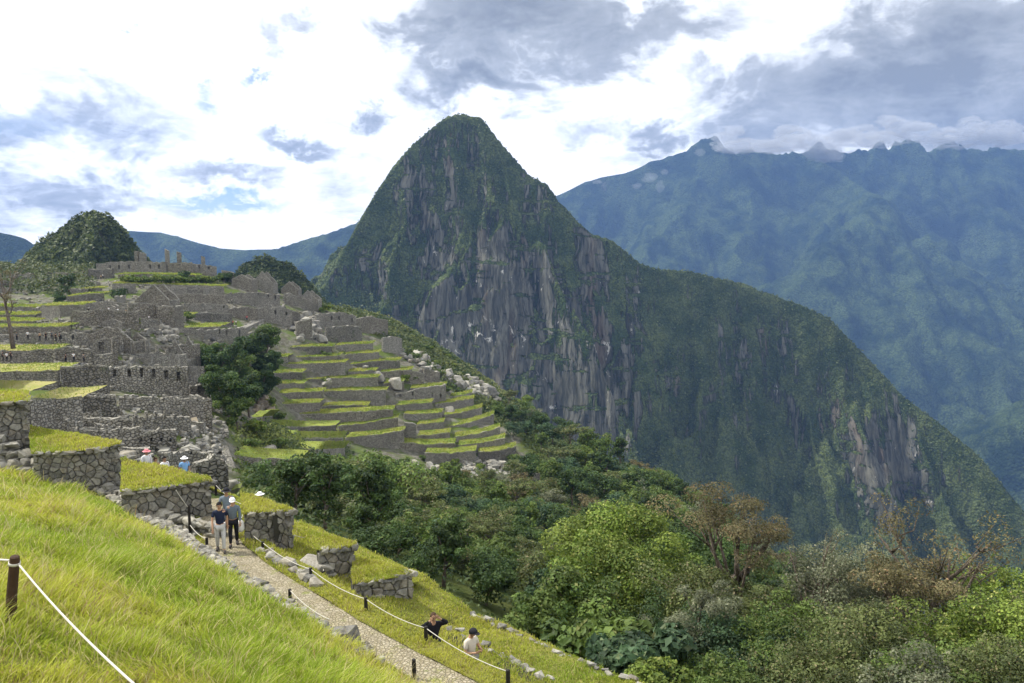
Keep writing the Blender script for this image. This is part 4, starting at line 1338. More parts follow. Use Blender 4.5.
# ---- eastern terraced slope
east = [
    # front line of the wall tops, height px
    ([(336, 345), (352, 344), (373, 343)], 8), ([(345, 354), (360, 353), (379, 352)], 8), ([(292, 357), (320, 356), (340, 355)], 6),
    ([(280, 364), (310, 363), (345, 362)], 7), ([(350, 364), (375, 361), (400, 360)], 7), ([(272, 373), (290, 372), (302, 372)], 7),
    ([(304, 379), (340, 378), (378, 377)], 9), ([(274, 384), (290, 383), (304, 383)], 7), ([(380, 372), (400, 370), (412, 369)], 8),
    ([(276, 393), (300, 392), (322, 391)], 8), ([(324, 391), (355, 390), (386, 390)], 10), ([(410, 388), (432, 386), (446, 385)], 9),
    ([(274, 404), (300, 403), (320, 402)], 7), ([(322, 406), (345, 405), (368, 405)], 6), ([(396, 405), (420, 403), (432, 402)], 8), ([(435, 404), (455, 401), (474, 398)], 8),
    ([(274, 414), (330, 413), (362, 411), (393, 409)], 9), ([(404, 414), (425, 413), (442, 412)], 7), ([(444, 415), (462, 412), (482, 407)], 8),
    ([(250, 425), (300, 426), (336, 425)], 9), ([(338, 426), (365, 423), (398, 417)], 10), ([(417, 424), (430, 423), (444, 421)], 7), ([(446, 427), (470, 422), (494, 414)], 8),
    ([(238, 436), (290, 438), (343, 437)], 8), ([(346, 437), (375, 435), (404, 430)], 10), ([(418, 435), (436, 434), (450, 432)], 8), ([(454, 437), (480, 433), (500, 427)], 8),
    ([(226, 445), (270, 449), (318, 449), (345, 447)], 8), ([(400, 442), (425, 444), (455, 443)], 8), ([(458, 445), (485, 442), (505, 438)], 9),
    ([(425, 453), (450, 453), (476, 450)], 10), ([(478, 452), (500, 450), (516, 446)], 10),
]
east += [([(232, 455), (262, 458), (300, 459)], 6), ([(250, 417), (262, 416), (273, 415)], 6), ([(268, 356), (276, 356), (288, 356)], 5), ([(290, 347), (310, 346), (332, 346)], 6), ([(450, 396), (462, 395), (472, 392)], 5),
         ([(414, 396), (424, 394), (434, 393)], 5), ([(384, 383), (394, 382), (404, 381)], 6), ([(348, 371), (362, 371), (376, 370)], 5)]
east.sort(key=lambda t_: sum(p[1] for p in t_[0]) / len(t_[0]))
ordn = ['first', 'second', 'third', 'fourth', 'fifth', 'sixth', 'seventh', 'eighth', 'ninth', 'tenth', 'eleventh', 'twelfth', 'thirteenth', 'fourteenth', 'fifteenth', 'sixteenth', 'seventeenth',
        'eighteenth', 'nineteenth', 'twentieth']
cnt = {}
for i, (fr, h) in enumerate(east):
    xm = (fr[0][0] + fr[-1][0]) / 2
    side = 'left' if xm < 335 else ('middle' if xm < 412 else 'right')
    k = cnt.get(side, 0); cnt[side] = k + 1
    tier('grey walled grass terrace, %s from top at the %s of the steep terraced slope' % (ordn[k], side), fr, h + 2, 5.6, seed=100 + i, group='grass terraces of the eastern slope')

# ---- lawns and terraces at the far left
TY = {}
for i, (fr, h, g, lab) in enumerate([
    ([(-70, 305), (0, 306), (38, 307)], 5, 'lawn_far', 'uppermost thin grass terrace at the far left behind the bare tree'),
    ([(-70, 312), (0, 314), (36, 314)], 5, 'lawn_far', 'second thin grass terrace from the top at the far left'),
    ([(-70, 319), (0, 320), (34, 321)], 5, 'lawn_far', 'third thin grass terrace from the top at the far left'),
    ([(-70, 325), (0, 327), (68, 326)], 9, 'lawn_far', 'fourth thin grass terrace from the top at the far left, with a darker wall'),
    ([(41, 305), (60, 305), (84, 304)], 13, 'lawn_far', 'terrace with the tall pale wall right of the thin grass terraces'),
    ([(66, 296), (85, 294), (104, 293)], 10, 'lawn_far', 'small grass terrace beside the dark bushes under the wooded hill'),
    ([(80, 289), (92, 288), (102, 288)], 5, 'lawn_far', 'tiny grass terrace above the dark bushes under the wooded hill'),
    ([(-80, 350), (0, 350), (53, 349)], 16, 'dry_lawn', 'wide lawn terrace with the bare tree standing on it'),
    ([(-80, 371), (0, 371), (57, 370)], 19, 'dry_lawn', 'narrow lawn terrace below the lawn with the bare tree'),
    ([(-80, 391), (0, 392), (27, 392)], 30, 'dry_lawn', 'dry yellow terrace at the far left above the tall near wall'),
    ([(30, 398), (55, 398), (82, 396)], 32, 'dry_lawn', 'bare straw coloured terrace left of the big ruined house'),
    ([(118, 274), (150, 274), (200, 275)], 5, 'lawn_far', 'long grass strip below the row of standing pillars'),
    ([(112, 283), (160, 284), (224, 286)], 5, 'lawn_far', 'terrace strip planted with light green bushes under the top ruins'),
    ([(168, 327), (192, 327), (220, 326)], 4, 'lawn_far', 'small green lawn in the middle of the ruined town'),
    ([(162, 317), (175, 316), (186, 316)], 4, 'lawn_far', 'tiny green patch above the small lawn in the middle of the ruins'),
]):
    tier(lab, fr, h, 6.5 if h > 12 else (9.0 if 'lawn' in lab else 5.0), next((v for k_, v in TY.items() if lab.startswith(k_)), None), g, 300 + i, rise=0.4)

# ---- walls of the town (px, top, bottom)
W = [
    ('long wall of the hilltop square below the pillars', [(96, 263, 274), (130, 261, 274), (165, 262, 274)], None, 'citadel'),
    ('hilltop wall right of the tallest pillar', [(168, 263, 275), (192, 262, 275)], None, 'citadel'),
    ('hilltop wall at the right end of the pillars', [(192, 263, 274), (216, 266, 276)], None, 'citadel_pale'),
    ('low hilltop wall left of the long square wall', [(88, 269, 279), (112, 268, 279)], None, 'citadel'),
    ('upper terrace wall right of the big triangular gable', [(166, 286, 295), (195, 285, 295), (221, 287, 295)], None, 'citadel'),
    ('second terrace wall right of the big triangular gable', [(176, 294, 304), (200, 293, 304), (226, 295, 304)], None, 'citadel'),
    ('third terrace wall right of the big triangular gable', [(184, 303, 313), (205, 303, 314), (228, 304, 314)], None, 'citadel'),
    ('fourth terrace wall right of the big triangular gable', [(190, 312, 320), (210, 312, 320), (232, 313, 320)], None, 'citadel'),
    ('terrace wall left of the big triangular gable, behind it', [(112, 286, 294), (135, 284, 293)], None, 'citadel'),
    ('long pale wall left of the big triangular gable', [(70, 311, 328), (100, 309, 328), (138, 311, 328)], None, 'citadel'),
    ('short wall above the long pale wall', [(84, 302, 310), (110, 301, 310), (130, 303, 310)], None, 'citadel'),
    ('wall beside the tower in the middle of the ruins', [(128, 303, 318), (158, 302, 320)], None, 'citadel_pale'),
    ('long dark wall left of the tree clump', [(176, 328, 345), (205, 329, 345), (246, 327, 344)], ([215, 223, 238], 335, 342, 2.4), 'citadel'),
    ('rear wall above the long dark wall', [(160, 345, 362), (200, 344, 362)], None, 'citadel'),
    ('wide wall below the slanting stone ramp', [(225, 294, 306), (250, 292, 306), (280, 294, 306)], None, 'citadel'),
    ('wall with a corner left of the slanting stone ramp', [(228, 308, 318), (248, 306, 318), (258, 308, 320)], None, 'citadel_pale'),
    ('wall right of the slanting stone ramp', [(258, 308, 324), (280, 306, 324), (292, 310, 326)], None, 'citadel'),
    ('rubble wall of the roofless rooms left of the tower', [(88, 334, 348), (104, 326, 347), (118, 327, 348), (128, 340, 352)], None, 'citadel'),
    ('dark doorway wall left of the pale gable edge', [(92, 340, 356), (104, 337, 356), (116, 338, 356)], ([101], 344, 353, 5), 'citadel'),
    ('thin broken wall end standing left of the big ruined house', [(112, 336, 366), (117, 337, 366)], None, 'citadel_pale'),
    ('niche wall at the back of the big ruined house', [(116, 353, 367), (150, 352, 367), (187, 354, 367)], ([122, 131, 145, 156, 166, 177], 358, 363, 2.2), 'citadel'),
    ('square wall block at the left of the big ruined house', [(93, 353, 367), (113, 353, 368)], None, 'citadel_pale'),
    ('main window wall of the big ruined house', [(108, 367, 394), (148, 365, 394), (188, 366, 394)], ([114, 128.5, 141, 153, 165.5, 178], 375, 384, 3.4), 'citadel'),
    ('long wall left of the window wall', [(60, 366, 393), (85, 364, 393), (107, 366, 393)], None, 'citadel'),
    ('wall block with grass on top right of the window wall', [(189, 366, 384), (204, 366, 384)], None, 'citadel'),
    ('low doorway wall below the grass topped block', [(190, 386, 398), (200, 384, 398), (208, 383, 398)], ([198], 387, 396, 3), 'citadel_pale'),
    ('long plain wall in front of the window wall', [(119, 398, 416), (165, 397, 416), (210, 397, 416)], None, 'citadel'),
    ('wall with two small niches left of the long plain wall', [(60, 396, 416), (90, 394, 416), (116, 396, 416)], ([95, 104], 397.5, 401, 2), 'citadel'),
    ('lower wall with a row of six small niches', [(133, 416, 431), (165, 415, 431), (191, 416, 431)], ([136, 146, 155, 164, 174, 182], 417.5, 421.5, 2.2), 'citadel'),
    ('lower plain wall left of the six small niches', [(70, 417, 431), (100, 418, 431), (132, 417, 431)], None, 'citadel'),
    ('curving ruined wall with a rounded crest', [(62, 424, 438), (82, 430, 442), (104, 431, 444), (124, 428, 445), (142, 424, 446)], None, 'citadel'),
    ('short ruined wall with four niches above the standing visitors', [(140, 434, 452), (156, 428, 452), (176, 430, 451)], ([129, 141, 151, 161][1:] + [170], 440, 444, 2), 'citadel'),
    ('wall under the four niches behind the standing visitors', [(120, 445, 456), (150, 448, 458)], None, 'citadel'),
    ('right hand wall of the lower row, beside the pale plank', [(203, 400, 428), (211, 398, 430)], None, 'citadel'),
    ('wall above the tree clump at left', [(205, 345, 352), (222, 346, 353)], None, 'citadel'),
    ('outcrop wall above the first eastern terrace', [(326, 327, 344), (345, 325, 343), (362, 326, 342)], None, 'citadel'),
    ('upper wall behind the outcrop wall', [(316, 314, 330), (340, 312, 330), (356, 315, 330)], None, 'citadel'),
    ('end wall at the tip of the town ridge', [(356, 318, 335), (372, 316, 334), (388, 320, 334)], None, 'citadel'),
    ('square end block above the right eastern terraces', [(383, 338, 354), (392, 336, 353), (402, 338, 352)], None, 'citadel_pale'),
    ('wall between the outcrop and the houses', [(280, 309, 322), (300, 312, 326)], None, 'citadel'),
    ('low wall at the left foot of the eastern terraces', [(212, 452, 460), (225, 455, 463)], None, 'citadel'),
    ('straight wall crossing the right terraces', [(404, 370, 384), (424, 372, 386)], None, 'citadel'),
    ('tall retaining wall in the right part of the eastern slope', [(396, 394, 404), (420, 388, 402), (446, 384, 401)], None, 'citadel'),
    ('wall beside the boulders in the right terraces', [(424, 368, 382), (440, 372, 384)], None, 'citadel_pale'),
    ('rough wall between the middle and right terraces', [(404, 422, 440), (416, 424, 444)], None, 'citadel'),
    ('tan path wall below the right end of the terraces', [(492, 481, 486), (515, 476, 481), (540, 472, 476)], None, 'citadel_pale'),
    ('dark lower wall behind the third near terrace', [(168, 452, 478), (190, 450, 478), (214, 452, 480)], None, 'citadel'),
    ('big dark wall by the long stairway', [(196, 462, 490), (214, 455, 492), (228, 462, 494)], None, 'citadel'),
    ('upper wall right of the houses on the crest', [(284, 293, 304), (300, 296, 308), (314, 302, 312)], None, 'citadel'),
    ('crest wall behind the pale house', [(222, 270, 281), (234, 272, 282)], None, 'citadel_pale'),
    ('mid wall below the third gable terrace', [(140, 318, 330), (158, 318, 332)], None, 'citadel'),
    ('wall stub in the far left lawn', [(18, 345, 350), (34, 344, 350)], None, 'citadel'),
    ('long low wall with people sitting behind, at left', [(-20, 334, 342), (20, 333, 342), (52, 332, 342)], None, 'citadel'),
    ('retaining wall stack left of the roofless rooms', [(54, 348, 362), (72, 346, 362), (92, 350, 364)], None, 'citadel'),
    ('rough wall right of the lawn people', [(56, 333, 345), (74, 331, 345), (88, 334, 346)], None, 'citadel'),
    ('wall under the long pale wall', [(60, 329, 334), (100, 330, 337), (130, 331, 338)], None, 'citadel'),
    ('wall with shadowed base above the tree clump', [(246, 333, 345), (262, 330, 342)], None, 'citadel'),
    ('dark stone wall leading down to the town ridge', [(296, 322, 338), (312, 318, 338)], None, 'citadel'),
]
WY = {}
for i, (lab, pts, wins, mt) in enumerate(W):
    if wins is None and i % 2 == 0 and pts[-1][0] - pts[0][0] > 22 and pts[0][2] - pts[0][1] > 9.5:
        x0_, x1_ = pts[0][0], pts[-1][0]; k_ = int((x1_ - x0_) / 9); ym_ = (pts[0][1] + pts[0][2]) / 2
        wins = ([x0_ + (x1_ - x0_) * (j + 0.5 + 0.12 * math.sin(i + j * 3)) / k_ for j in range(k_) if (i + j) % 4], ym_ - 2.6, ym_ + 1.4, 1.9)
    cwall(lab if len(lab.split()) > 5 else 'ruined grey stone wall, ' + lab, pts, next((v for k_, v in WY.items() if lab.startswith(k_)), None), wins, 1.0, 0.35, M[mt], 500 + i * 7)

# ---- standing pillars on the crest
for i, (x0, x1, yt, yb, lab) in enumerate([
    (164.5, 168, 249, 272, 'tallest and thinnest pillar on the crest of the ruins'), (176.5, 181, 251, 263, 'broad pillar just right of the tallest pillar'),
    (201, 205, 256, 265, 'squat pillar at the right end of the hilltop walls'), (134, 137.5, 250, 262, 'slim pale pillar at the left end of the hilltop'),
    (139, 145, 252, 262, 'stepped pale pillar next to the slim one at the left end of the hilltop'), (202, 206, 267, 283, 'pillar remnant below the squat hilltop pillar')]):
    cwall(lab, [(x0, yt, yb), (x1, yt + 1, yb)], None, None, 1.2, 0.35, M['citadel_pale'], 900 + i, 'pillar', 'standing pillars on the crest', 'stone_pillar')

gable('big triangular gable house in the middle of the upper ruins', 135, 170, 284, 300, 309, peak=0.55, back=7, seed=31, niches=())
gable('steep narrow gable at the right end of the big ruined house', 169, 187, 339, 360, 366, peak=0.35, back=8, seed=32)
gable('small pale roofless house on the crest, left of the pair', 232, 252, 274, 279, 289, mat=M['citadel_pale'], back=6, seed=33)
gable('small gabled roofless house on the crest, right of the pair', 252, 273, 271, 283, 291, back=6, seed=34)
gable('gabled ruin on the slope behind the wooded knoll', 281, 298, 281, 289, 295, back=5, seed=35)
gable('low gabled ruin at the right end of the crest houses', 298, 318, 290, 300, 308, back=6, seed=36)
gable('square roofless tower in the middle of the ruins', 157, 175, 306, 306, 328, mat=M['citadel_pale'], back=5, seed=37)
gable('small ruined room above the long pale wall', 102, 122, 318, 322, 329, back=4, seed=38)
gable('roofless room with sharp edges left of the steep gable', 118, 134, 334, 342, 353, back=6, seed=39)


# ---- ramps, stairs
def ramp(name, label, cat, a, b, width_px, mat, Y=None, steps=0, thick=0.6):
    """sloping strip between two pixel points lying on the hillside; built as steps when asked"""
    pa = P(a[0], a[1], (hitY(a[0], a[1]) or Y)) if Y is None else P(a[0], a[1], Y)
    pb2 = P(b[0], b[1], (hitY(b[0], b[1]) or Y)) if Y is None else P(b[0], b[1], Y)
    w = width_px * pa.y / F
    d = (pb2 - pa); hd = Vector((d.x, d.y, 0)).normalized(); sd_ = Vector((hd.y, -hd.x, 0)) * w / 2
    n = max(1, steps)
    V, Fc = [], []
    for i in range(n):
        p, q = pa + d * (i / n), pa + d * ((i + 1) / n)
        zt = (p.z if steps else None)
        z0, z1 = (max(p.z, q.z), max(p.z, q.z)) if steps else (p.z, q.z)
        k = len(V)
        for s_ in (-1, 1):
            V += [tuple(p + sd_ * s_ + Vector((0, 0, z0 - p.z + 0.25))), tuple(q + sd_ * s_ + Vector((0, 0, z1 - q.z + 0.25))), tuple(q + sd_ * s_ + Vector((0, 0, z1 - q.z - thick - 1.0))), tuple(p + sd_ * s_ + Vector((0, 0, z0 - p.z - thick - 1.0)))]
        Fc += [[k, k + 1, k + 5, k + 4], [k, k + 4, k + 7, k + 3], [k + 1, k + 2, k + 6, k + 5], [k, k + 3, k + 2, k + 1], [k + 4, k + 5, k + 6, k + 7]]
    o = link(name, npmesh(name, V, Fc), mat)
    return tag(o, label, cat)
ramp('stone_ramp', 'slanting grey stone ramp above the tree clump', 'ramp', (236, 330), (262, 318), 14, M['citadel_pale'], None, 0)
ramp('staircase', 'steep straight stairway on the right flank of the triangular gable', 'stairs', (156, 288), (178, 309), 4, M['citadel_pale'], None, 14)
ramp('staircase', 'second parallel stairway right of the triangular gable', 'stairs', (166, 289), (183, 308), 3, M['citadel'], None, 12)
ramp('staircase', 'long stairway down the edge between the ruins and the tree clump', 'stairs', (207, 376), (222, 434), 8, M['citadel'], None, 46)
ramp('staircase', 'broad lower stairway descending toward the near terraces', 'stairs', (224, 448), (238, 490), 7, M['citadel_dark'], None, 24)
ramp('stone_ramp', 'narrow pale ledge climbing left of the standing visitors', 'ramp', (80, 428), (50, 404), 5, M['citadel_pale'], None, 20)
ramp('wooden_ramp', 'pale plank ramp leaning beside the row of six niches', 'ramp', (198, 431), (193, 417), 6, m_plain('pale_board', (0.62, 0.52, 0.36), 0.8), None, 0, 0.1)
ramp('stone_ramp', 'sloping pale wall top left of the steep gable', 'wall', (121, 352), (128, 330), 3, M['citadel_pale'], None, 10)

# ---- rock piles and outcrops
def rock_pile(name, label, pix, n, size, seed, cat='rocks', cols=None, spread=1.0, up=0.6):
    rng = random.Random(seed); items = []
    for i in range(n):
        k = rng.randrange(len(pix)); a, b = pix[k], pix[(k + 1) % len(pix)]
        t = rng.random(); c0 = (sum(p[0] for p in pix) / len(pix), sum(p[1] for p in pix) / len(pix)); u = math.sqrt(rng.random())
        qx = c0[0] + (a[0] + (b[0] - a[0]) * t - c0[0]) * u; qy = c0[1] + (a[1] + (b[1] - a[1]) * t - c0[1]) * u
        h = hit(qx, qy)
        if h is None: continue
        s_ = rng.uniform(*size)
        items.append((h.x, h.y, float(gz(h.x, h.y)) + s_ * 0.25 * up, s_ * rng.uniform(0.9, 1.4), s_, s_ * rng.uniform(0.6, 1.1), rng.uniform(0, 6.28)))
    return tag(link(name, rocks_mesh(name, items, cols or (STONE_COLS + PALE[:2]), seed), M['rock']), label, cat)
rock_pile('rock_pile', 'pale jumbled rock pile in the middle of the ruins below the tower', [(157, 326), (175, 326), (176, 343), (156, 343)], 60, (0.7, 2.0), 1)
rock_pile('rock_pile', 'large tumbled rock slope right of the standing visitors', [(180, 434), (208, 430), (222, 450), (205, 462), (172, 456)], 70, (0.35, 1.0), 2)
rock_pile('rock_pile', 'small pale rock pile at the foot of the eastern terraces, left side', [(255, 452), (272, 450), (276, 466), (258, 468)], 45, (0.5, 1.7), 3, cols=PALE)
rock_pile('rock_pile', 'pale boulders scattered under the terraces above the forest', [(395, 462), (440, 466), (430, 486), (400, 484)], 60, (0.8, 2.2), 4, cols=PALE)
rock_pile('rock_pile', 'grey rubble slope below the right end of the terraces', [(440, 462), (520, 460), (530, 476), (450, 480)], 110, (0.8, 2.4), 5)
rock_pile('rock_pile', 'rocky knoll at the top left of the terraced slope', [(288, 318), (312, 316), (322, 336), (300, 342)], 60, (1.4, 4.0), 6)
rock_pile('rock_pile', 'row of big boulders along the outer end of the terraces', [(430, 372), (465, 376), (500, 396), (496, 404), (460, 390)], 60, (1.5, 4.2), 7)
rock_pile('rock_pile', 'boulders between the town wall and the first terraces', [(395, 350), (420, 354), (440, 372), (420, 372)], 34, (1.2, 3.6), 8)
rock_pile('rock_pile', 'bare brown rock under the tree clump', [(258, 385), (268, 382), (270, 412), (256, 416)], 34, (1.2, 3.0), 9, cols=[(0.30, 0.24, 0.17), (0.24, 0.2, 0.15)])
for i, (px, py, s_, lab) in enumerate([(378, 381, 4.6, 'big pale boulder in the middle of the terraces'), (327, 386, 3.6, 'pale boulder breaking the upper left terraces'), (395, 388, 5.2, 'largest pale slab of rock among the terraces'),
                                       (377, 400, 4.6, 'grey block of rock below the pale slab among the terraces'), (461, 388, 5.0, 'rounded tall boulder at the right edge of the terraces'), (450, 413, 3.0, 'small pale rock in the right terraces'),
                                       (385, 345, 3.2, 'thin upright rock beside the first terrace'), (366, 371, 2.6, 'small rock on the upper middle terraces'), (488, 396, 6.0, 'dark boulder at the far right tip of the terraces'),
                                       (322, 342, 4.0, 'dark boulder under the town ridge'), (232, 492, 1.6, 'pointed pale rock beside the lower stairway')]):
    h = hit(px, py)
    if h:
        tag(link('boulder', rocks_mesh('boulder', [(h.x, h.y, h.z + s_ * 0.3, s_, s_ * 0.8, s_ * 0.85, i * 1.1)], PALE if 'pale' in lab else STONE_COLS, 60 + i), M['rock']), lab, 'boulder')

# loose rubble and filler wall stubs over the whole town
rng = random.Random(77); items = []
while len(items) < 2000:
    qx, qy = rng.uniform(-10, 330), rng.uniform(272, 470)
    if qx > 225 and qy > 330: continue
    if qx < 60 and qy > 385: continue
    h = hit(qx, qy)
    if h is None or h.y < 66: continue
    s_ = rng.uniform(0.25, 1.1) * (1 if rng.random() < .9 else 1.8)
    items.append((h.x, h.y, h.z + s_ * 0.1, s_ * 1.2, s_, s_ * 0.7, rng.uniform(0, 6.28)))
tag(link('rubble', rocks_mesh('rubble', items, STONE_COLS, 5), M['rock']), 'loose fallen stones strewn between the ruined walls', 'rubble', kind='stuff')

nw = 0
while nw < 85:
    qx, qy = rng.uniform(-5, 320), rng.uniform(280, 440)
    if (qx > 215 and qy > 322) or (qx < 60 and qy > 325): continue
    h = hit(qx, qy)
    if h is None or h.y < 85: continue
    lw = rng.uniform(8, 24); hh = rng.uniform(5, 9)
    if rng.random() < 0.72:
        sl = rng.uniform(-2, 2)
        pts = [(qx - lw / 2, qy - hh, qy), (qx, qy - hh + sl * .3, qy), (qx + lw / 2, qy - hh + sl, qy)]
        wl_ = place_line(pts, h.y)
    else:   # a cross wall running up the hill
        y2 = h.y + rng.uniform(4, 9); x2 = h.x + rng.uniform(-1, 1)
        hz_ = hh * h.y / F
        wl_ = [(h.x, h.y, h.z + hz_, h.z - 1), (x2, y2, float(gz(x2, y2)) + hz_ * 0.9, float(gz(x2, y2)) - 1)]
    tag(grid_wall('stone_wall', wl_, 0.9, (), 0.5, 2000 + nw, M['citadel'] if nw % 4 else M['citadel_pale'], None, 0.9),
        'short broken stone wall stub among the crowded ruins of the town', 'wall', 'short wall stubs scattered through the ruins')
    nw += 1

sh_ = [abs(g[0][0, -1] - g[0][0, 0]) * 5 for g in TIERGRIDS]
Vb_, Fb_, Cb_ = blades([(g[0], g[1], g[2], s_ / sum(sh_)) for g, s_ in zip(TIERGRIDS, sh_)], 90000, 0.085, 0.008, [(0.17, 0.25, 0.035), (0.34, 0.37, 0.07), (0.40, 0.36, 0.15), (0.30, 0.25, 0.1)], 19, 0.6)
tag(link('terrace_grass', npmesh('terrace_grass', Vb_, Fb_, Cb_), M['blade']), 'tufted grass growing on the terraces of the ruined town', 'grass', kind='stuff')

# ------------------------------------------------------------------ trees and shrubs
def leaf_cloud(seed, clumps, nleaf, leaf, cols, up=0.35, flat=0.8, curl=True):
    """clumps: (x,y,z,r). leaf quads on the outer shells of the clumps"""
    r = np.random.RandomState(seed)
    cl = np.array(clumps)
    w = cl[:, 3] ** 2; w = w / w.sum()
    k = r.choice(len(cl), nleaf, p=w)
    d = r.randn(nleaf, 3); d[:, 2] = d[:, 2] + up; d /= np.linalg.norm(d, axis=1)[:, None]
    rad = cl[k, 3] * (0.55 + 0.5 * r.rand(nleaf) ** 0.6) * (1 + 0.25 * fbm(d[:, 0] * 2.5 + k, d[:, 1] * 2.5, d[:, 2] * 2.5, 2, seed))
    p = cl[k, :3] + d * rad[:, None] * np.array([1, 1, flat])
    nrm = d + r.randn(nleaf, 3) * 0.55 + np.array([0, 0, 0.45]); nrm /= np.linalg.norm(nrm, axis=1)[:, None]
    t = np.cross(nrm, r.randn(nleaf, 3)); t /= np.linalg.norm(t, axis=1)[:, None] + 1e-9
    b = np.cross(nrm, t)
    L = leaf * (0.6 + 0.8 * r.rand(nleaf))[:, None]; Wd = L * 0.32
    V = np.stack([p - t * L * 0.5, p + b * Wd, p + t * L * 0.55 - nrm * L * 0.12, p - b * Wd], 1).reshape(-1, 3)
    Fc = (np.arange(nleaf) * 4)[:, None] + np.array([[0, 1, 2, 3]])
    cols = np.array(cols)
    q = np.clip(r.rand(len(cl)) * 0.7 + 0.15, 0, 1)[k] + r.randn(nleaf) * 0.2
    q = np.clip(q, 0, 1)[:, None]
    c = cols[0] * (1 - q) + cols[1] * q
    acc = (r.rand(nleaf) < 0.06)[:, None]
    if len(cols) > 2: c = np.where(acc, cols[2], c)
    c = c * (0.75 + 0.5 * r.rand(nleaf))[:, None] * (0.62 + 0.75 * r.rand(len(cl)))[k][:, None]
    return V, Fc, np.repeat(c, 4, 0)


def tree_proto(seed, H, R, kind, nleaf, leaf, cols, open_=0.0, trunk=0.10, low=0.25, nclump=None):
    """returns (trunk mesh, crown mesh). kinds: round, umbrella, tall, wispy"""
    rng = random.Random(seed)
    tips, parts = [], []
    bend = Vector((rng.uniform(-.12, .12), rng.uniform(-.12, .12), 0)) * H
    th = H * (0.55 if kind != 'umbrella' else 0.62)
    tp = [Vector((0, 0, -0.5)), Vector((0, 0, th * 0.3)) + bend * 0.2, Vector((0, 0, th * 0.65)) + bend * 0.55, Vector((0, 0, th)) + bend]
    r0 = trunk * H * 0.28
    parts.append(tube(tp, [r0 * 1.25, r0, r0 * 0.75, r0 * 0.5], 7))
    nl = {'round': 7, 'umbrella': 9, 'tall': 8, 'wispy': 9}[kind]
    for i in range(nl):
        a = i * 2.4 + rng.uniform(-.5, .5)
        t = rng.uniform(0.35, 1.0)
        st = tp[1].lerp(tp[3], t) if t < 1 else tp[3]
        if kind == 'umbrella':
            e = Vector((math.cos(a) * R * rng.uniform(.35, .9), math.sin(a) * R * rng.uniform(.35, .9), H * rng.uniform(0.80, 0.94)))
        elif kind == 'tall':
            e = Vector((math.cos(a) * R * rng.uniform(.3, .8), math.sin(a) * R * rng.uniform(.3, .8), H * (0.3 + 0.62 * t)))
        else:
            e = Vector((math.cos(a) * R * rng.uniform(.4, .85), math.sin(a) * R * rng.uniform(.4, .85), H * rng.uniform(0.45, 0.85)))
        e += bend
        m = st.lerp(e, 0.5) + Vector((rng.uniform(-.1, .1) * R, rng.uniform(-.1, .1) * R, -0.04 * H))
        parts.append(tube([st, m, e], [r0 * 0.5, r0 * 0.32, r0 * 0.14], 5)); tips.append(e)
        for j in range(3):
            f = e + Vector((rng.gauss(0, R * .28), rng.gauss(0, R * .28), rng.uniform(-.02, .14) * H))
            parts.append(tube([m.lerp(e, rng.uniform(.3, .9)), (m + f) / 2 + Vector((0, 0, .02 * H)), f], [r0 * .2, r0 * .13, r0 * .06], 4)); tips.append(f)
    V, Fc = join(parts)
    tr = npmesh('trunk', V, Fc, smooth=True)
    cl = []
    nclump = nclump or len(tips)
    for i, e in enumerate(tips):
        s_ = {'round': .36, 'umbrella': .27, 'tall': .30, 'wispy': .20}[kind] * R * rng.uniform(.7, 1.25)
        if rng.random() < open_: continue
        cl.append((e.x, e.y, e.z, s_))
    if kind in ('round', 'tall'):
        for i in range(12 if kind == 'round' else 16):
            a = rng.uniform(0, 6.28); zz = rng.uniform(low, 0.9); rr = R * math.sqrt(max(0.05, 1 - ((zz - 0.55) / 0.5) ** 2)) * rng.uniform(.45, .8)
            if kind == 'tall': rr *= (1.15 - zz * 0.6)
            cl.append((math.cos(a) * rr + bend.x * zz, math.sin(a) * rr + bend.y * zz, zz * H, R * rng.uniform(.24, .4)))
    if nleaf > 7000 and kind in ('round', 'tall'):
        for i in range(46):
            a = rng.uniform(0, 6.28); zz = rng.uniform(0.3, 0.97); rr = R * math.sqrt(max(0.05, 1 - ((zz - 0.55) / 0.5) ** 2)) * rng.uniform(.75, 1.12)
            cl.append((math.cos(a) * rr + bend.x * zz, math.sin(a) * rr + bend.y * zz, zz * H, R * rng.uniform(.11, .22)))
    Vl, Fl, Cl = leaf_cloud(seed, cl, nleaf, leaf, cols, flat=0.75 if kind != 'umbrella' else 0.55)
    return tr, npmesh('crown', Vl, Fl, Cl)


G_DARK = [(0.028, 0.056, 0.016), (0.072, 0.12, 0.03), (0.10, 0.13, 0.04)]
G_MID = [(0.055, 0.10, 0.02), (0.13, 0.185, 0.04), (0.18, 0.2, 0.06)]
G_OLIVE = [(0.065, 0.09, 0.028), (0.145, 0.17, 0.055), (0.22, 0.19, 0.1)]
G_BRIGHT = [(0.075, 0.13, 0.018), (0.20, 0.255, 0.045), (0.30, 0.32, 0.09)]
G_RED = [(0.105, 0.095, 0.04), (0.175, 0.155, 0.075), (0.23, 0.15, 0.08)]
G_GREY = [(0.10, 0.12, 0.065), (0.19, 0.20, 0.12), (0.28, 0.27, 0.19)]
G_BLUE = [(0.03, 0.065, 0.03), (0.075, 0.125, 0.055), (0.13, 0.17, 0.08)]


def put_tree(name, label, cat, loc, meshes, scale=1.0, rz=0.0, group=None, sz=1.0):
    t = thing(name, label, cat, loc, group, rz)
    t.scale = (scale, scale, scale * sz)
    link('trunk', meshes[0], None, t); link('crown', meshes[1], None, t)
    return t


def mk(seed, *a, **k):
    tr, cr = tree_proto(seed, *a, **k)
    tr.materials.append(M['bark']); cr.materials.append(M['leaf'])
    return tr, cr


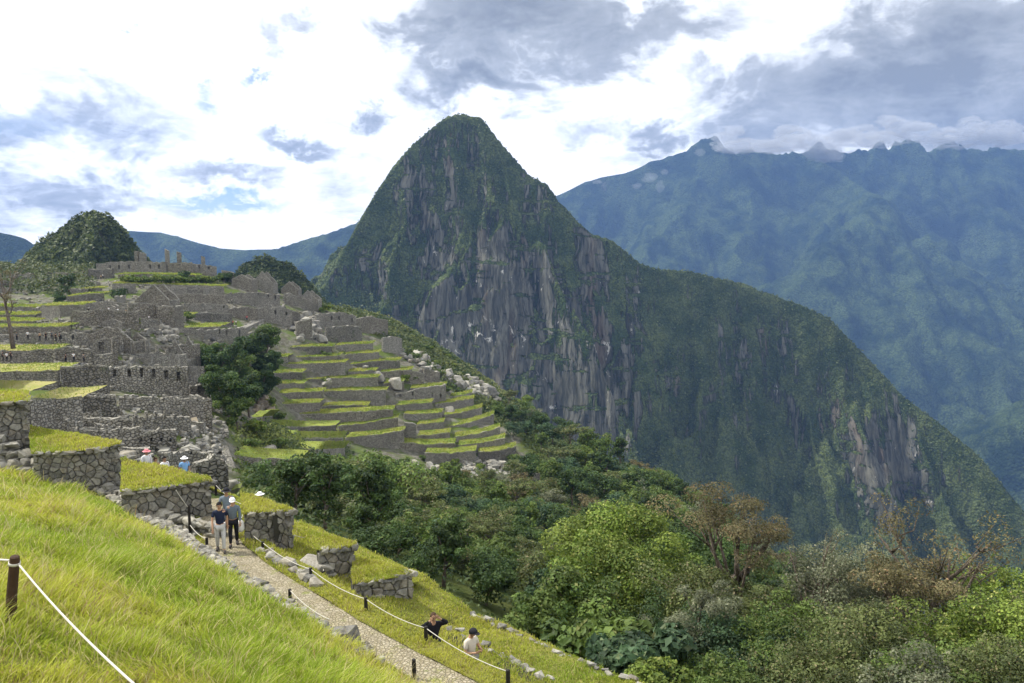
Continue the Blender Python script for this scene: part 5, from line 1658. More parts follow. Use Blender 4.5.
# mid-distance forest prototypes, height about 1 unit = 1 m
FP = {
    'dark': [mk(1, 8, 3.6, 'round', 3200, 0.5, G_DARK), mk(2, 9, 3.4, 'round', 3200, 0.5, G_DARK), mk(3, 11, 3.0, 'tall', 3600, 0.5, G_DARK)],
    'mid': [mk(4, 7, 3.6, 'round', 3000, 0.48, G_MID), mk(5, 8, 3.8, 'round', 3200, 0.48, G_MID), mk(6, 9, 3.0, 'tall', 3200, 0.48, G_MID)],
    'olive': [mk(7, 7, 3.4, 'round', 2800, 0.42, G_OLIVE), mk(8, 8, 3.8, 'umbrella', 2400, 0.4, G_OLIVE)],
    'bright': [mk(9, 6, 3.2, 'round', 2800, 0.48, G_BRIGHT)],
    'brown': [mk(10, 6.5, 3.0, 'umbrella', 2000, 0.34, G_RED, open_=0.2)],
    'grey': [mk(11, 7, 3.2, 'round', 2400, 0.38, G_GREY)],
    'blue': [mk(12, 7, 3.4, 'round', 2800, 0.46, G_BLUE)],
}
NAMES = {'dark': ('dark green bushy tree', 'dark_tree'), 'mid': ('mid green bushy tree', 'bushy_tree'), 'olive': ('olive green spreading tree', 'olive_green_tree'), 'bright': ('light yellow green tree', 'light_green_tree'),
         'brown': ('reddish brown sparse tree', 'brown_tree'), 'grey': ('pale grey green tree', 'grey_green_tree'), 'blue': ('bluish green tree', 'bluish_tree')}

rng = random.Random(2024)
forest_poly = [(425, 588), (392, 570), (345, 545), (300, 520), (262, 495), (258, 488), (300, 492), (345, 492), (370, 490), (410, 494), (450, 494), (520, 486), (545, 468), (520, 448), (495, 408), (520, 404), (560, 428), (600, 450), (640, 474),
               (690, 505), (740, 540), (800, 580), (900, 640), (1000, 690), (700, 690), (655, 684), (560, 640)]


def in_poly(x, y, poly):
    c = False; j = len(poly) - 1
    for i in range(len(poly)):
        if (poly[i][1] > y) != (poly[j][1] > y) and x < (poly[j][0] - poly[i][0]) * (y - poly[i][1]) / (poly[j][1] - poly[i][1]) + poly[i][0]: c = not c
        j = i
    return c


def zone(px, py):
    if py < 470: return 'on the shoulder right of the terraced slope'
    if px < 420 and py < 530: return 'in the wood under the terraced slope'
    if px < 470: return 'in the gully below the near terraces'
    if px < 600 and py < 540: return 'in the middle of the forested bowl'
    if px < 620: return 'in the forest just beyond the outer grass edge'
    return 'on the far forested slope behind the big near trees'


placed = []
tries = 0
while len(placed) < 400 and tries < 40000:
    tries += 1
    px, py = rng.uniform(255, 1000), rng.uniform(402, 690)
    if not in_poly(px, py, forest_poly): continue
    h = hit(px, py, 34.0)
    if h is None or h.y < 34: continue
    # keep trees inside the forest away from the terraces
    dmin = 2.4 + 0.011 * h.y
    if any((h.x - q[0]) ** 2 + (h.y - q[1]) ** 2 < (dmin * 0.5 + q[2] * 0.5) ** 2 for q in placed): continue
    placed.append((h.x, h.y, dmin))
    n = 0.5 + 0.5 * float(vnoise(h.x / 14, h.y / 14, seed=4)) + rng.uniform(-.25, .25)
    kind = 'dark' if n < 0.30 else 'blue' if n < 0.42 else 'mid' if n < 0.60 else 'olive' if n < 0.78 else 'grey' if n < .86 else 'bright' if n < .97 else 'brown'
    if 270 < px < 400 and py < 540 and rng.random() < 0.6: kind = rng.choice(['dark', 'dark', 'mid'])
    sc = (0.33 + 0.0022 * h.y) * rng.uniform(0.8, 1.25)
    if py < 440: sc *= 0.8
    if h.y < 60: sc *= 0.8
    lab, nm = NAMES[kind]
    z_ = zone(px, py)
    put_tree(nm, '%s %s' % (lab, z_), 'tree', (h.x, h.y, h.z - 0.3), rng.choice(FP[kind]), sc, rng.uniform(0, 6.28), '%ss %s' % (lab, z_))

# undergrowth filling the forest floor: leafy ground cover
def undergrowth():
    r = np.random.RandomState(8)
    n = 150000
    x = r.uniform(-130, 190, n * 3); y = r.uniform(24, 400, n * 3)
    px = 512 + F * x / y * 1.0
    z = gz(x, y)
    d_ = np.sqrt(1.0)
    py = 255 - F * z / y
    keep = (px > 250) & (px < 1060) & (py < 800)
    fx = ((x - GX0) / GS).astype(int).clip(0, SOIL.shape[1] - 1); fy = ((y - GY0) / GS).astype(int).clip(0, SOIL.shape[0] - 1)
    keep &= ~SOIL[fy, fx]
    x, y, z = x[keep][:n], y[keep][:n], z[keep][:n]
    m = len(x)
    hgt = 0.3 + 1.6 * np.clip(fbm(x / 4, y / 4, oct=4, seed=3) + 0.35, 0, 1.2)
    zz = z + hgt * r.rand(m) ** 0.5
    p = np.stack([x, y, zz], 1)
    nrm = r.randn(m, 3) * 0.6 + np.array([0, -0.2, 0.8]); nrm /= np.linalg.norm(nrm, axis=1)[:, None]
    t = np.cross(nrm, r.randn(m, 3)); t /= np.linalg.norm(t, axis=1)[:, None]; b = np.cross(nrm, t)
    L = ((0.16 + 0.0032 * y) * (0.6 + 0.8 * r.rand(m)))[:, None]
    V = np.stack([p - t * L * .5, p + b * L * .3, p + t * L * .5, p - b * L * .3], 1).reshape(-1, 3)
    Fc = (np.arange(m) * 4)[:, None] + np.array([[0, 1, 2, 3]])
    q = np.clip(0.5 + fbm(x / 9, y / 9, oct=3, seed=9) * 1.2 + r.randn(m) * .15, 0, 1)[:, None]
    c = np.array([0.035, 0.065, 0.018]) * (1 - q) + np.array([0.10, 0.125, 0.04]) * q
    c = c * (0.7 + 0.6 * r.rand(m))[:, None]
    tag(link('undergrowth', npmesh('undergrowth', V, Fc, np.repeat(c, 4, 0)), M['leaf']), 'dense leafy undergrowth on the forest floor of the bowl', 'undergrowth', kind='stuff')
undergrowth()


# ---- big near trees at lower right
def near_tree(name, label, px, ytop, Y, R, kind, nleaf, leaf, cols, seed, H=None, open_=0.0, trunk=.1):
    top = P(px, ytop, Y)
    g = float(gz(top.x, Y))
    H = H or (top.z - g)
    tr, cr = mk(seed, H, R, kind, int(nleaf * 1.7) if leaf < 0.35 else nleaf, leaf * (0.72 if leaf < 0.35 else 1), cols, open_=open_, trunk=trunk)
    return put_tree(name, label, 'tree', (top.x, Y, top.z - H * 1.02), (tr, cr))


NT_ = [
    ('light_green_tree', 'large bright light green tree, biggest at the left of the near trees', 640, 510, 52, 4.6, 'round', 26000, 0.26, G_BRIGHT, 201, 11.0),
    ('light_green_tree', 'bright green tree leaning left beside the largest light green one', 598, 545, 48, 3.4, 'round', 16000, 0.24, G_BRIGHT, 202, 8.0),
    ('light_green_tree', 'lower light green tree with broad leaves above the outer grass edge', 572, 590, 36, 2.3, 'round', 9000, 0.28, G_MID, 203, 5.0),
    ('broad_leaved_shrub', 'large leaved green shrub at the outer grass edge', 612, 618, 32, 1.9, 'round', 4200, 0.42, G_MID, 204, 3.8),
    ('grey_leaved_shrub', 'silver grey leaved shrub right of the large leaved one', 640, 640, 29, 1.5, 'round', 3600, 0.36, G_BLUE, 205, 3.0),
    ('brown_tree', 'tall tree with reddish brown umbrella crown in the middle of the near trees', 756, 497, 44, 3.2, 'umbrella', 6000, 0.16, G_RED, 206, 11.0, 0.1),
    ('olive_green_tree', 'olive tree under the reddish brown umbrella crown', 735, 560, 41, 3.2, 'round', 14000, 0.2, G_OLIVE, 207, 8.0),
    ('dark_tree', 'dark green tree behind the light green tree, right side', 700, 535, 55, 3.4, 'round', 12000, 0.26, G_DARK, 208, 9.0),
    ('grey_green_tree', 'pale grey green feathery tree right of the reddish umbrella crown', 838, 535, 42, 3.4, 'round', 15000, 0.17, G_GREY, 209, 9.0, 0.15),
    ('grey_green_tree', 'smaller pale feathery tree at the right of the first one', 880, 560, 40, 2.6, 'round', 10000, 0.16, G_GREY, 210, 7.0, 0.15),
    ('sparse_tree', 'tall sparse tree with bare forked branches and rusty tufts, highest at right', 945, 490, 38, 3.3, 'wispy', 1700, 0.16, G_RED, 211, 10.5, 0.25, .09),
    ('sparse_tree', 'thin grey twiggy tree rising between the feathery trees and the forked one', 812, 520, 40, 2.2, 'wispy', 1500, 0.14, G_GREY, 241, 9.0, 0.2, .08),
    ('sparse_tree', 'thin leggy tree with few olive tufts just left of the right edge', 988, 530, 37, 2.2, 'wispy', 1500, 0.14, G_OLIVE, 242, 9.0, 0.2, .08),
    ('brown_tree', 'rusty brown tree filling the space under the sparse forked tree', 925, 572, 36, 2.2, 'umbrella', 4200, 0.15, G_RED, 212, 6.5, 0.2),
    ('olive_green_tree', 'olive green tree under the rusty crown at right', 900, 606, 33, 2.6, 'round', 13000, 0.17, G_OLIVE, 213, 6.0),
    ('light_green_tree', 'light green tree at the lower right corner', 1000, 606, 30, 2.6, 'round', 13000, 0.18, G_BRIGHT, 214, 6.0),
    ('light_green_tree', 'slender light green tree at the right edge', 1022, 562, 40, 2.4, 'tall', 8000, 0.2, G_BRIGHT, 215, 8.0),
    ('mid_green_tree', 'mid green tree at the bottom centre of the near trees', 790, 605, 33, 2.6, 'round', 14000, 0.18, G_MID, 216, 6.0),
    ('dark_tree', 'dark bluish tree at the bottom behind the umbrella crown trunk', 740, 618, 34, 2.4, 'round', 12000, 0.18, G_BLUE, 217, 6.0),
    ('dark_tree', 'shaded dark tree with a bare brown trunk below the light green tree', 680, 600, 38, 2.5, 'round', 9000, 0.2, G_DARK, 218, 7.0),
    ('grey_green_tree', 'dry grey twiggy tree left of the bottom mid green tree', 690, 575, 36, 2.2, 'wispy', 7000, 0.14, G_GREY, 219, 7.0),
    ('olive_green_tree', 'olive tree in the gap between the feathery and rusty trees', 850, 612, 31, 2.3, 'round', 12000, 0.16, G_OLIVE, 220, 5.5),
    ('light_green_tree', 'fresh green bush at the bottom edge right of the grass', 668, 664, 27, 1.4, 'round', 5000, 0.2, G_BRIGHT, 221, 3.0),
    ('mid_green_tree', 'mid green tree at the bottom right, below the light green corner tree', 950, 648, 27, 2.1, 'round', 10000, 0.16, G_MID, 222, 4.5),
    ('olive_green_tree', 'brownish olive tree at the bottom edge under the feathery tree', 830, 650, 27, 2.0, 'round', 9000, 0.15, G_OLIVE, 223, 4.5),
    ('mid_green_tree', 'dark mid green bush at the bottom edge below the bluish tree', 735, 662, 27, 1.7, 'round', 8000, 0.17, G_MID, 224, 4.0),
    ('grey_green_tree', 'grey green bush at the bottom edge under the rusty trees', 895, 655, 26, 1.7, 'round', 8000, 0.14, G_GREY, 225, 4.0),
    ('olive_green_tree', 'olive bush in the lower right corner of the view', 1010, 655, 25, 1.7, 'round', 8000, 0.14, G_OLIVE, 226, 4.0),
    ('dark_tree', 'tall narrow dark tree standing in the wood under the terraces', 372, 452, 120, 2.6, 'tall', 5000, 0.4, G_DARK, 227, 14.0),
    ('round_green_tree', 'large round tree with yellow green top in the wood under the terraces', 335, 458, 105, 6.2, 'round', 14000, 0.42, G_MID, 228, 13.0),
    ('dark_tree', 'dark round tree at the left end of the wood under the terraces', 290, 474, 92, 4.6, 'round', 9000, 0.4, G_DARK, 229, 9.5),
    ('olive_green_tree', 'olive tree right of the tall narrow dark tree', 398, 470, 118, 4.6, 'round', 8000, 0.42, G_OLIVE, 230, 10.0),
    ('round_green_tree', 'smaller round tree left of the one with the yellow green top', 312, 468, 100, 4.6, 'round', 8000, 0.4, G_OLIVE, 231, 10.0),
]
for (nm, lab, px, yt, Y, R, kd, nlf, lf, cc, sd2, H, *rest) in NT_:
    near_tree(nm, lab, px, yt, Y, R, kd, nlf, lf, cc, sd2, H, *(rest or []))

# ---- trees in the ruins
def tree_at(name, label, px, ybase, ytop, R_px, kind, nleaf, leaf, cols, seed, cat='tree', Y=None, open_=0.0, trunk=.1):
    yy = Y or hitY(px, ybase) or 150
    b = P(px, ybase, yy); t = P(px, ytop, yy)
    tr, cr = mk(seed, t.z - b.z, R_px * yy / F, kind, nleaf, leaf * yy / F, cols, open_=open_, trunk=trunk)
    return put_tree(name, label, cat, (b.x, yy, b.z - 0.2), (tr, cr))
for i, (px, yb, yt, rp, cc, lab) in enumerate([
    (222, 385, 342, 17, G_DARK, 'dark shrubby tree at the upper left of the clump beside the ruins'), (246, 378, 336, 16, G_DARK, 'dark tree in the middle of the clump beside the ruins'),
    (262, 372, 322, 14, G_MID, 'tallest greener tree at the top right of the clump beside the ruins'), (228, 410, 372, 19, G_DARK, 'dark tree at the lower left of the clump beside the ruins'),
    (250, 412, 376, 17, G_DARK, 'dark tree at the lower right of the clump beside the ruins'), (238, 425, 398, 13, G_MID, 'lowest small tree of the clump beside the ruins'),
    (236, 398, 356, 17, G_MID, 'broad mid green tree in the centre of the clump beside the ruins'), (215, 396, 362, 12, G_DARK, 'dark tree at the left side of the clump beside the ruins'), (258, 402, 362, 13, G_DARK, 'dark tree in front on the right of the clump beside the ruins'),
    (264, 395, 352, 12, G_DARK, 'narrow dark tree at the right edge of the clump beside the ruins'), (212, 372, 346, 10, G_MID, 'small tree at the left corner of the clump beside the ruins')]):
    tree_at('shrubby_tree', lab, px, yb + 6, yt - 2, rp * 0.98, 'round', 7000, 1.9, cc, 400 + i)
tree_at('bare_tree', 'leafless brown tree with thin wispy branches standing on the lawn at far left', 13, 345, 250, 17, 'wispy', 1500, 0.9, G_RED, 420, 'tree', 150, 0.5, .07)
for i, (px, yb, yt, rp, lab) in enumerate([(71, 301, 272, 8, 'taller dark bush at the foot of the wooded hill'), (58, 305, 292, 7, 'low dark bush left of the taller one by the wooded hill'), (118, 300, 288, 8, 'bush above the big gable at left'),
                                          (184, 282, 271, 6, 'dark bush at the right of the pillar terrace'), (225, 282, 272, 7, 'bush by the pale house on the crest')]):
    tree_at('dark_bush', lab, px, yb, yt, rp, 'round', 1500, 1.5, G_DARK, 430 + i, 'bush')
# light green bushes in a row on the terrace under the pillars
bsh = mk(450, 2.6, 1.7, 'round', 900, 0.5, G_MID); bsh2 = mk(451, 2.6, 1.7, 'round', 900, 0.5, G_BRIGHT)
for i in range(17):
    px = 124 + i * 5.9 + rng.uniform(-1.5, 1.5)
    h = hit(px, 284 + rng.uniform(-1, 1))
    if h: put_tree('terrace_bush', 'light green bush in the row on the terrace below the pillars', 'bush', (h.x, h.y, h.z), rng.choice([bsh, bsh2]), rng.uniform(.8, 1.3), rng.uniform(0, 6), 'bushes in a row below the pillars')
# scattered shrubs over the terraced slope and on the ridge
for i in range(70):
    px, py = rng.choice([(rng.uniform(320, 395), rng.uniform(296, 316)), (rng.uniform(392, 500), rng.uniform(345, 400)), (rng.uniform(360, 520), rng.uniform(458, 480)), (rng.uniform(230, 480), rng.uniform(350, 450)), (rng.uniform(60, 230), rng.uniform(270, 330))])
    h = hit(px, py)
    if h is None or h.y < 90: continue
    z_ = 'along the town ridge' if py < 320 and px > 300 else 'among the eastern terraces' if px > 230 else 'between the ruins'
    put_tree('small_shrub', 'small green shrub growing %s' % z_, 'bush', (h.x, h.y, h.z), rng.choice([bsh, bsh2, bsh]), rng.uniform(.5, 1.1), rng.uniform(0, 6), 'small shrubs %s' % z_)

# foliage on the wooded hills: leafy canopy as one mass
def canopy(name, label, X, Y, Z, n, leaf, cols, seed, cond, hgt=2.5):
    r = np.random.RandomState(seed)
    ok = cond(X, Y, Z)
    idx = np.argwhere(ok[:-1, :-1])
    c = idx[r.choice(len(idx), n)]
    i, j = c[:, 0], c[:, 1]; u, v = r.rand(n), r.rand(n)
    def bl(A): return A[i, j] * (1 - u) * (1 - v) + A[i + 1, j] * v * (1 - u) + A[i, j + 1] * u * (1 - v) + A[i + 1, j + 1] * u * v
    x, y, z = bl(X), bl(Y), bl(Z)
    cell = fbm(x / 5, y / 5, z / 5, 3, seed)
    z = z + hgt * np.clip(0.4 + cell * 1.3, 0, 1.4) * r.rand(n) ** 0.5
    p = np.stack([x, y, z], 1)
    nrm = r.randn(n, 3) * 0.6 + np.array([0, -0.3, 0.7]); nrm /= np.linalg.norm(nrm, axis=1)[:, None]
    t = np.cross(nrm, r.randn(n, 3)); t /= np.linalg.norm(t, axis=1)[:, None]; b = np.cross(nrm, t)
    L = (leaf * (0.6 + 0.8 * r.rand(n)))[:, None]
    V = np.stack([p - t * L * .5, p + b * L * .35, p + t * L * .5, p - b * L * .35], 1).reshape(-1, 3)
    Fc = (np.arange(n) * 4)[:, None] + np.array([[0, 1, 2, 3]])
    cols = np.array(cols)
    q = np.clip(0.45 + cell + 0.9 * fbm(x / 28, y / 28, z / 28, 3, seed + 3) + r.randn(n) * .2, 0, 1)[:, None]
    cc = (cols[0] * (1 - q) + cols[1] * q) * (0.7 + 0.6 * r.rand(n))[:, None]
    tag(link(name, npmesh(name, V, Fc, np.repeat(cc, 4, 0)), M['leaf']), label, 'forest', kind='stuff')
canopy('hill_forest', 'dense dark forest covering the small hills behind the ruins', HILLX, HILLY, HILLZ, 60000, 2.0, [(0.035, 0.055, 0.018), (0.11, 0.135, 0.045)], 6, lambda X, Y, Z: (Z > -60) & (Y < 530), 4.0)


# ------------------------------------------------------------------ people
def skin_obj(verts, edges, radii, sub=1, root=0):
    me = bpy.data.meshes.new('tmp'); me.from_pydata([tuple(v) for v in verts], edges, [])
    o = bpy.data.objects.new('tmp', me); COL.objects.link(o)
    md = o.modifiers.new('s', 'SKIN'); md.use_smooth_shade = True; md.branch_smoothing = 0.5
    for i, r in enumerate(radii):
        me.skin_vertices[0].data[i].radius = r if isinstance(r, tuple) else (r, r)
    me.skin_vertices[0].data[root].use_root = True
    ss = o.modifiers.new('ss', 'SUBSURF'); ss.levels = sub; ss.render_levels = sub
    dg = bpy.context.evaluated_depsgraph_get()
    out = bpy.data.meshes.new_from_object(o.evaluated_get(dg))
    V = [tuple(v.co) for v in out.vertices]; Fc = [list(p.vertices) for p in out.polygons]
    bpy.data.objects.remove(o); bpy.data.meshes.remove(me); bpy.data.meshes.remove(out)
    return V, Fc


MATS = {}
def cm(name, col, rough=0.85):
    if name not in MATS: MATS[name] = m_plain(name, col, rough, 0.15, 12)
    return MATS[name]


def person(label, loc, rz, shirt, legs, hair='black', hat=None, sit=False, pose='walk', group=None, cap=False, detail=True, sc=1.0, sleeves='short', pack=None):
    """faces -Y at rz=0. standing height about 1.70"""
    t = thing('person', label, 'person', loc, group, rz)
    t.scale = (sc, sc, sc)
    st = {'walk': 0.17, 'walk2': -0.15, 'stand': 0.03}.get(pose, 0.03)
    hipz = 0.90
    J = {}
    J['pel'] = Vector((0, 0, hipz)); J['waist'] = Vector((0, 0, 1.05)); J['chest'] = Vector((0, 0.01, 1.27)); J['neck'] = Vector((0, 0, 1.44)); J['nk2'] = Vector((0, -0.015, 1.50))
    J['head'] = Vector((0, -0.03, 1.58)); J['crown'] = Vector((0, -0.02, 1.665))
    look = -0.03
    if pose in ('lookdown',):
        J['head'] += Vector((0, -0.06, -0.02)); J['crown'] += Vector((0, -0.07, -0.03))
    for s, n in ((-1, 'L'), (1, 'R')):
        f = st * s
        J['hip' + n] = Vector((0.09 * s, 0, 0.86)); J['knee' + n] = Vector((0.10 * s, -f * 0.5 - 0.04, 0.48)); J['ank' + n] = Vector((0.10 * s, -f + 0.04 * (f < 0), 0.09)); J['toe' + n] = Vector((0.12 * s, -f - 0.15, 0.035))
        J['sh' + n] = Vector((0.185 * s, 0.01, 1.385)); J['el' + n] = Vector((0.235 * s, f * 0.5 + 0.03, 1.11)); J['wr' + n] = Vector((0.235 * s, f * 0.9 - 0.06, 0.87)); J['palm' + n] = J['wr' + n] + Vector((0, -0.02, -0.08))
        if pose == 'photo':      # both hands raised to the brow
            J['el' + n] = Vector((0.36 * s, -0.12, 1.42)); J['wr' + n] = Vector((0.14 * s, -0.17, 1.58)); J['palm' + n] = Vector((0.08 * s, -0.16, 1.64))
        if pose == 'lookdown' or (pose == 'phone'):
            J['el' + n] = Vector((0.25 * s, -0.05, 1.12)); J['wr' + n] = Vector((0.12 * s, -0.27, 1.14)); J['palm' + n] = Vector((0.06 * s, -0.33, 1.17))
        if sit:
            J['knee' + n] = Vector((0.12 * s, -0.42, 0.92)); J['ank' + n] = Vector((0.12 * s, -0.46, 0.52)); J['toe' + n] = Vector((0.13 * s, -0.60, 0.46))
    names = ['pel', 'waist', 'chest', 'neck', 'nk2', 'head', 'crown']
    R = {'pel': (0.13, 0.10), 'waist': (0.12, 0.09), 'chest': (0.15, 0.105), 'neck': 0.065, 'nk2': 0.052, 'head': (0.078, 0.098), 'crown': (0.062, 0.075)}
    ed = [(0, 1), (1, 2), (2, 3), (3, 4), (4, 5), (5, 6)]
    for n in 'LR':
        k = len(names)
        names += ['hip' + n, 'knee' + n, 'ank' + n, 'toe' + n, 'sh' + n, 'el' + n, 'wr' + n, 'palm' + n]
        R.update({'hip' + n: 0.085, 'knee' + n: 0.056, 'ank' + n: 0.038, 'toe' + n: 0.03, 'sh' + n: 0.055, 'el' + n: 0.04, 'wr' + n: 0.026, 'palm' + n: (0.036, 0.02)})
        ed += [(0, k), (k, k + 1), (k + 1, k + 2), (k + 2, k + 3), (2, k + 4), (k + 4, k + 5), (k + 5, k + 6), (k + 6, k + 7)]
    V, Fc = skin_obj([J[n] for n in names], ed, [R[n] for n in names], 1 if not detail else 2)
    parts = [(V, Fc)]
    if detail:
        for n, s in (('L', -1), ('R', 1)):
            d = (J['palm' + n] - J['wr' + n]).normalized(); side = d.cross(Vector((0, 1, 0.2))).normalized()
            for k, ln in enumerate((0.062, 0.072, 0.068, 0.052)):
                b0 = J['palm' + n] + side * (0.018 * (k - 1.5)) + d * 0.01
                m = b0 + d * ln * 0.55; e = m + (d + Vector((-0.5 * s, -0.2, 0.1))).normalized() * ln * 0.5
                parts.append(tube([b0 - d * 0.02, b0 + d * 0.01, m, e], [0.009, 0.009, 0.0085, 0.006], 6))
            b0 = J['wr' + n] + d * 0.03 + side * 0.02
            parts.append(tube([b0, b0 + (d * .6 + side).normalized() * 0.035, b0 + (d + side * .6).normalized() * 0.06], [0.011, 0.01, 0.007], 6))
        h = J['head']
        parts.append(tube([h + Vector((0, -0.088, 0.015)), h + Vector((0, -0.112, -0.012)), h + Vector((0, -0.092, -0.02))], [0.008, 0.014, 0.01], 6))   # nose
        parts.append(tube([h + Vector((-0.022, -0.092, -0.045)), h + Vector((0, -0.099, -0.046)), h + Vector((0.022, -0.092, -0.045))], [0.004, 0.008, 0.004], 6))   # lips
        for s in (-1, 1):
            parts.append(tube([h + Vector((0.076 * s, 0.0, 0.02)), h + Vector((0.092 * s, 0.01, 0.005)), h + Vector((0.078 * s, 0.0, -0.025))], [0.006, 0.012, 0.006], 6))
    V, Fc = join(parts)
    link('body', npmesh('body', V, Fc, smooth=True), cm('skin', (0.42, 0.25, 0.16), 0.6), t)
    # shirt
    nn = ['pel', 'waist', 'chest', 'neck']; ee = [(0, 1), (1, 2), (2, 3)]; RR = {'pel': (0.155, 0.125), 'waist': (0.15, 0.12), 'chest': (0.178, 0.135), 'neck': 0.085}
    Jc = dict(J); Jc['pel'] = J['pel'] + Vector((0, 0, -0.03))
    for n in 'LR':
        k = len(nn); nn += ['sh' + n, 'el' + n]; RR.update({'sh' + n: 0.078, 'el' + n: 0.058}); ee += [(2, k), (k, k + 1)]
        if sleeves == 'short': Jc['el' + n] = J['sh' + n].lerp(J['el' + n], 0.75)
        else:
            nn += ['wr' + n]; RR['wr' + n] = 0.042; ee += [(k + 1, k + 2)]
            Jc['wr' + n] = J['el' + n].lerp(J['wr' + n], 0.92)
    V, Fc = skin_obj([Jc[n] for n in nn], ee, [RR[n] for n in nn], 1)
    link('shirt', npmesh('shirt', V, Fc, smooth=True), cm(shirt[0], shirt[1]), t)
    nn = ['pel']; ee = []; RR = {'pel': (0.15, 0.12)}
    for n in 'LR':
        k = len(nn); nn += ['hip' + n, 'knee' + n, 'ank' + n]; RR.update({'hip' + n: 0.105, 'knee' + n: 0.074, 'ank' + n: 0.058}); ee += [(0, k), (k, k + 1), (k + 1, k + 2)]
    V, Fc = skin_obj([J[n] for n in nn], ee, [RR[n] for n in nn], 1)
    link('trousers', npmesh('trousers', V, Fc, smooth=True), cm(legs[0], legs[1]), t)
    for n in 'LR':
        V, Fc = tube([J['ank' + n] + Vector((0, 0.05, -0.035)), J['ank' + n] + Vector((0, -0.02, -0.03)), J['toe' + n] + Vector((0, -0.03, 0.01)), J['toe' + n] + Vector((0, -0.06, 0.0))], [0.04, 0.052, 0.045, 0.02], 8)
        link('shoe', npmesh('shoe', V, Fc, smooth=True), cm('shoe_dark', (0.05, 0.045, 0.045)), t)
    # hair: a cap of hair open at the face
    hc_ = J['head'] + Vector((0, 0.012, 0.035))
    def dome(rx, ry, rz_, zmin, ang0, col, nm, front=-0.02, rough=.9):
        V, Fc = [], []
        nu, nv = 16, 7
        for j in range(nv + 1):
            ph = math.pi / 2 - (math.pi / 2 - zmin) * j / nv
            for i in range(nu):
                th = 2 * math.pi * i / nu
                x, y, z = rx * math.cos(ph) * math.cos(th), ry * math.cos(ph) * math.sin(th), rz_ * math.sin(ph)
                if y < 0 and z < front: z = front + (z - front) * 0.1
                V.append(hc_ + Vector((x, y, z)))
        for j in range(nv):
            for i in range(nu):
                Fc.append([j * nu + i, (j + 1) * nu + i, (j + 1) * nu + (i + 1) % nu, j * nu + (i + 1) % nu])
        Fc.append([nv * nu + i for i in range(nu)][::-1])
        return link(nm, npmesh(nm, V, Fc, smooth=True), cm(*col), t)
    dome(0.094, 0.112, 0.105, -0.9, 0, ('hair_' + hair, {'black': (0.012, 0.010, 0.010), 'brown': (0.06, 0.035, 0.02), 'grey': (0.3, 0.3, 0.3)}[hair]), 'hair', 0.03)
    if detail:
        for s in (-1, 1):
            V, Fc = tube([J['head'] + Vector((0.03 * s, -0.086, 0.012)), J['head'] + Vector((0.03 * s, -0.096, 0.012))], [0.010, 0.007], 6)
            link('eye', npmesh('eye', V, Fc), cm('eye_dark', (0.02, 0.015, 0.012)), t)
    if hat:
        hc_ = J['head'] + Vector((0, 0.0, 0.055))
        o = dome(0.105, 0.122, 0.10, 0.0, 0, hat[:2], 'hat', -1)
        brim = 0.07 if not cap else 0.0
        V, Fc = [], []
        nu = 18
        for rr, zz in ((1.0, 0.0), (1.0 + brim / 0.105, -0.018)):
            for i in range(nu):
                th = 2 * math.pi * i / nu
                ex = 0.09 * max(0, -math.sin(th)) if cap and rr > 0 and zz < 0 else 0
                V.append(hc_ + Vector((0.106 * rr * math.cos(th), 0.124 * rr * math.sin(th) - ex, zz)))
        Fc = [[i, (i + 1) % nu, nu + (i + 1) % nu, nu + i] for i in range(nu)]
        link('brim', npmesh('brim', V, Fc), cm(*hat[:2]), o)
    if pack:
        V, Fc = join([tube([Vector((0, 0.20, 1.02)), Vector((0, 0.22, 1.10)), Vector((0, 0.22, 1.30)), Vector((0, 0.19, 1.40))], [0.10, 0.15, 0.14, 0.08], 10)])
        b = link('backpack', npmesh('backpack', V, Fc, smooth=True), cm(*pack), t)
    return t


BLK = ('cloth_black', (0.012, 0.012, 0.016)); WHT = ('cloth_white', (0.72, 0.72, 0.72)); GRY = ('cloth_grey', (0.10, 0.115, 0.12)); NVY = ('cloth_navy', (0.015, 0.02, 0.045)); BLU = ('cloth_light_blue', (0.22, 0.42, 0.72))
SLT = ('cloth_slate', (0.12, 0.15, 0.18)); LGR = ('cloth_pale_grey', (0.45, 0.45, 0.44)); CRM = ('cloth_cream', (0.55, 0.50, 0.42)); RED = ('cloth_red', (0.55, 0.10, 0.10)); PNK = ('cloth_pink', (0.75, 0.25, 0.28)); TAN = ('cloth_tan', (0.35, 0.27, 0.17))
person('walking person in black t-shirt and pale grey trousers at the front of the group', tuple(PZ(221, 551, ZP)), 0.35, NVY, LGR, pose='walk')
person('walking person in dark grey top with white cap and black trousers, right of the group', tuple(PZ(234, 545, ZP)), 0.3, SLT, BLK, pose='walk2', hat=WHT, cap=True, sleeves='long', sc=0.98)
person('person in slate t-shirt and wide black hat behind the two walkers', tuple(PZ(228, 536, ZP)), 0.3, ('cloth_steel', (0.16, 0.20, 0.24)), BLK, pose='walk', hat=('hat_black', (0.015, 0.015, 0.02)), sc=1.03)
o = link('white_bag', npmesh('white_bag', *tube([Vector((0, 0, 0.42)), Vector((0, 0, .36)), Vector((0, 0, 0.1)), Vector((0, 0, 0))], [0.03, 0.11, 0.15, 0.09], 10), smooth=True), cm('bag_white', (0.75, 0.74, 0.7)), None, tuple(PZ(241, 541, ZP) + Vector((0, 0, .35))))
tag(o, 'white cloth bag hanging at the side of the walker with the white cap', 'bag')
person('person in black long sleeves raising both hands to the face, by the rope', tuple(PZ(434, 673, ZB)), 0.4, BLK, NVY, pose='photo', hair='brown', sleeves='long')
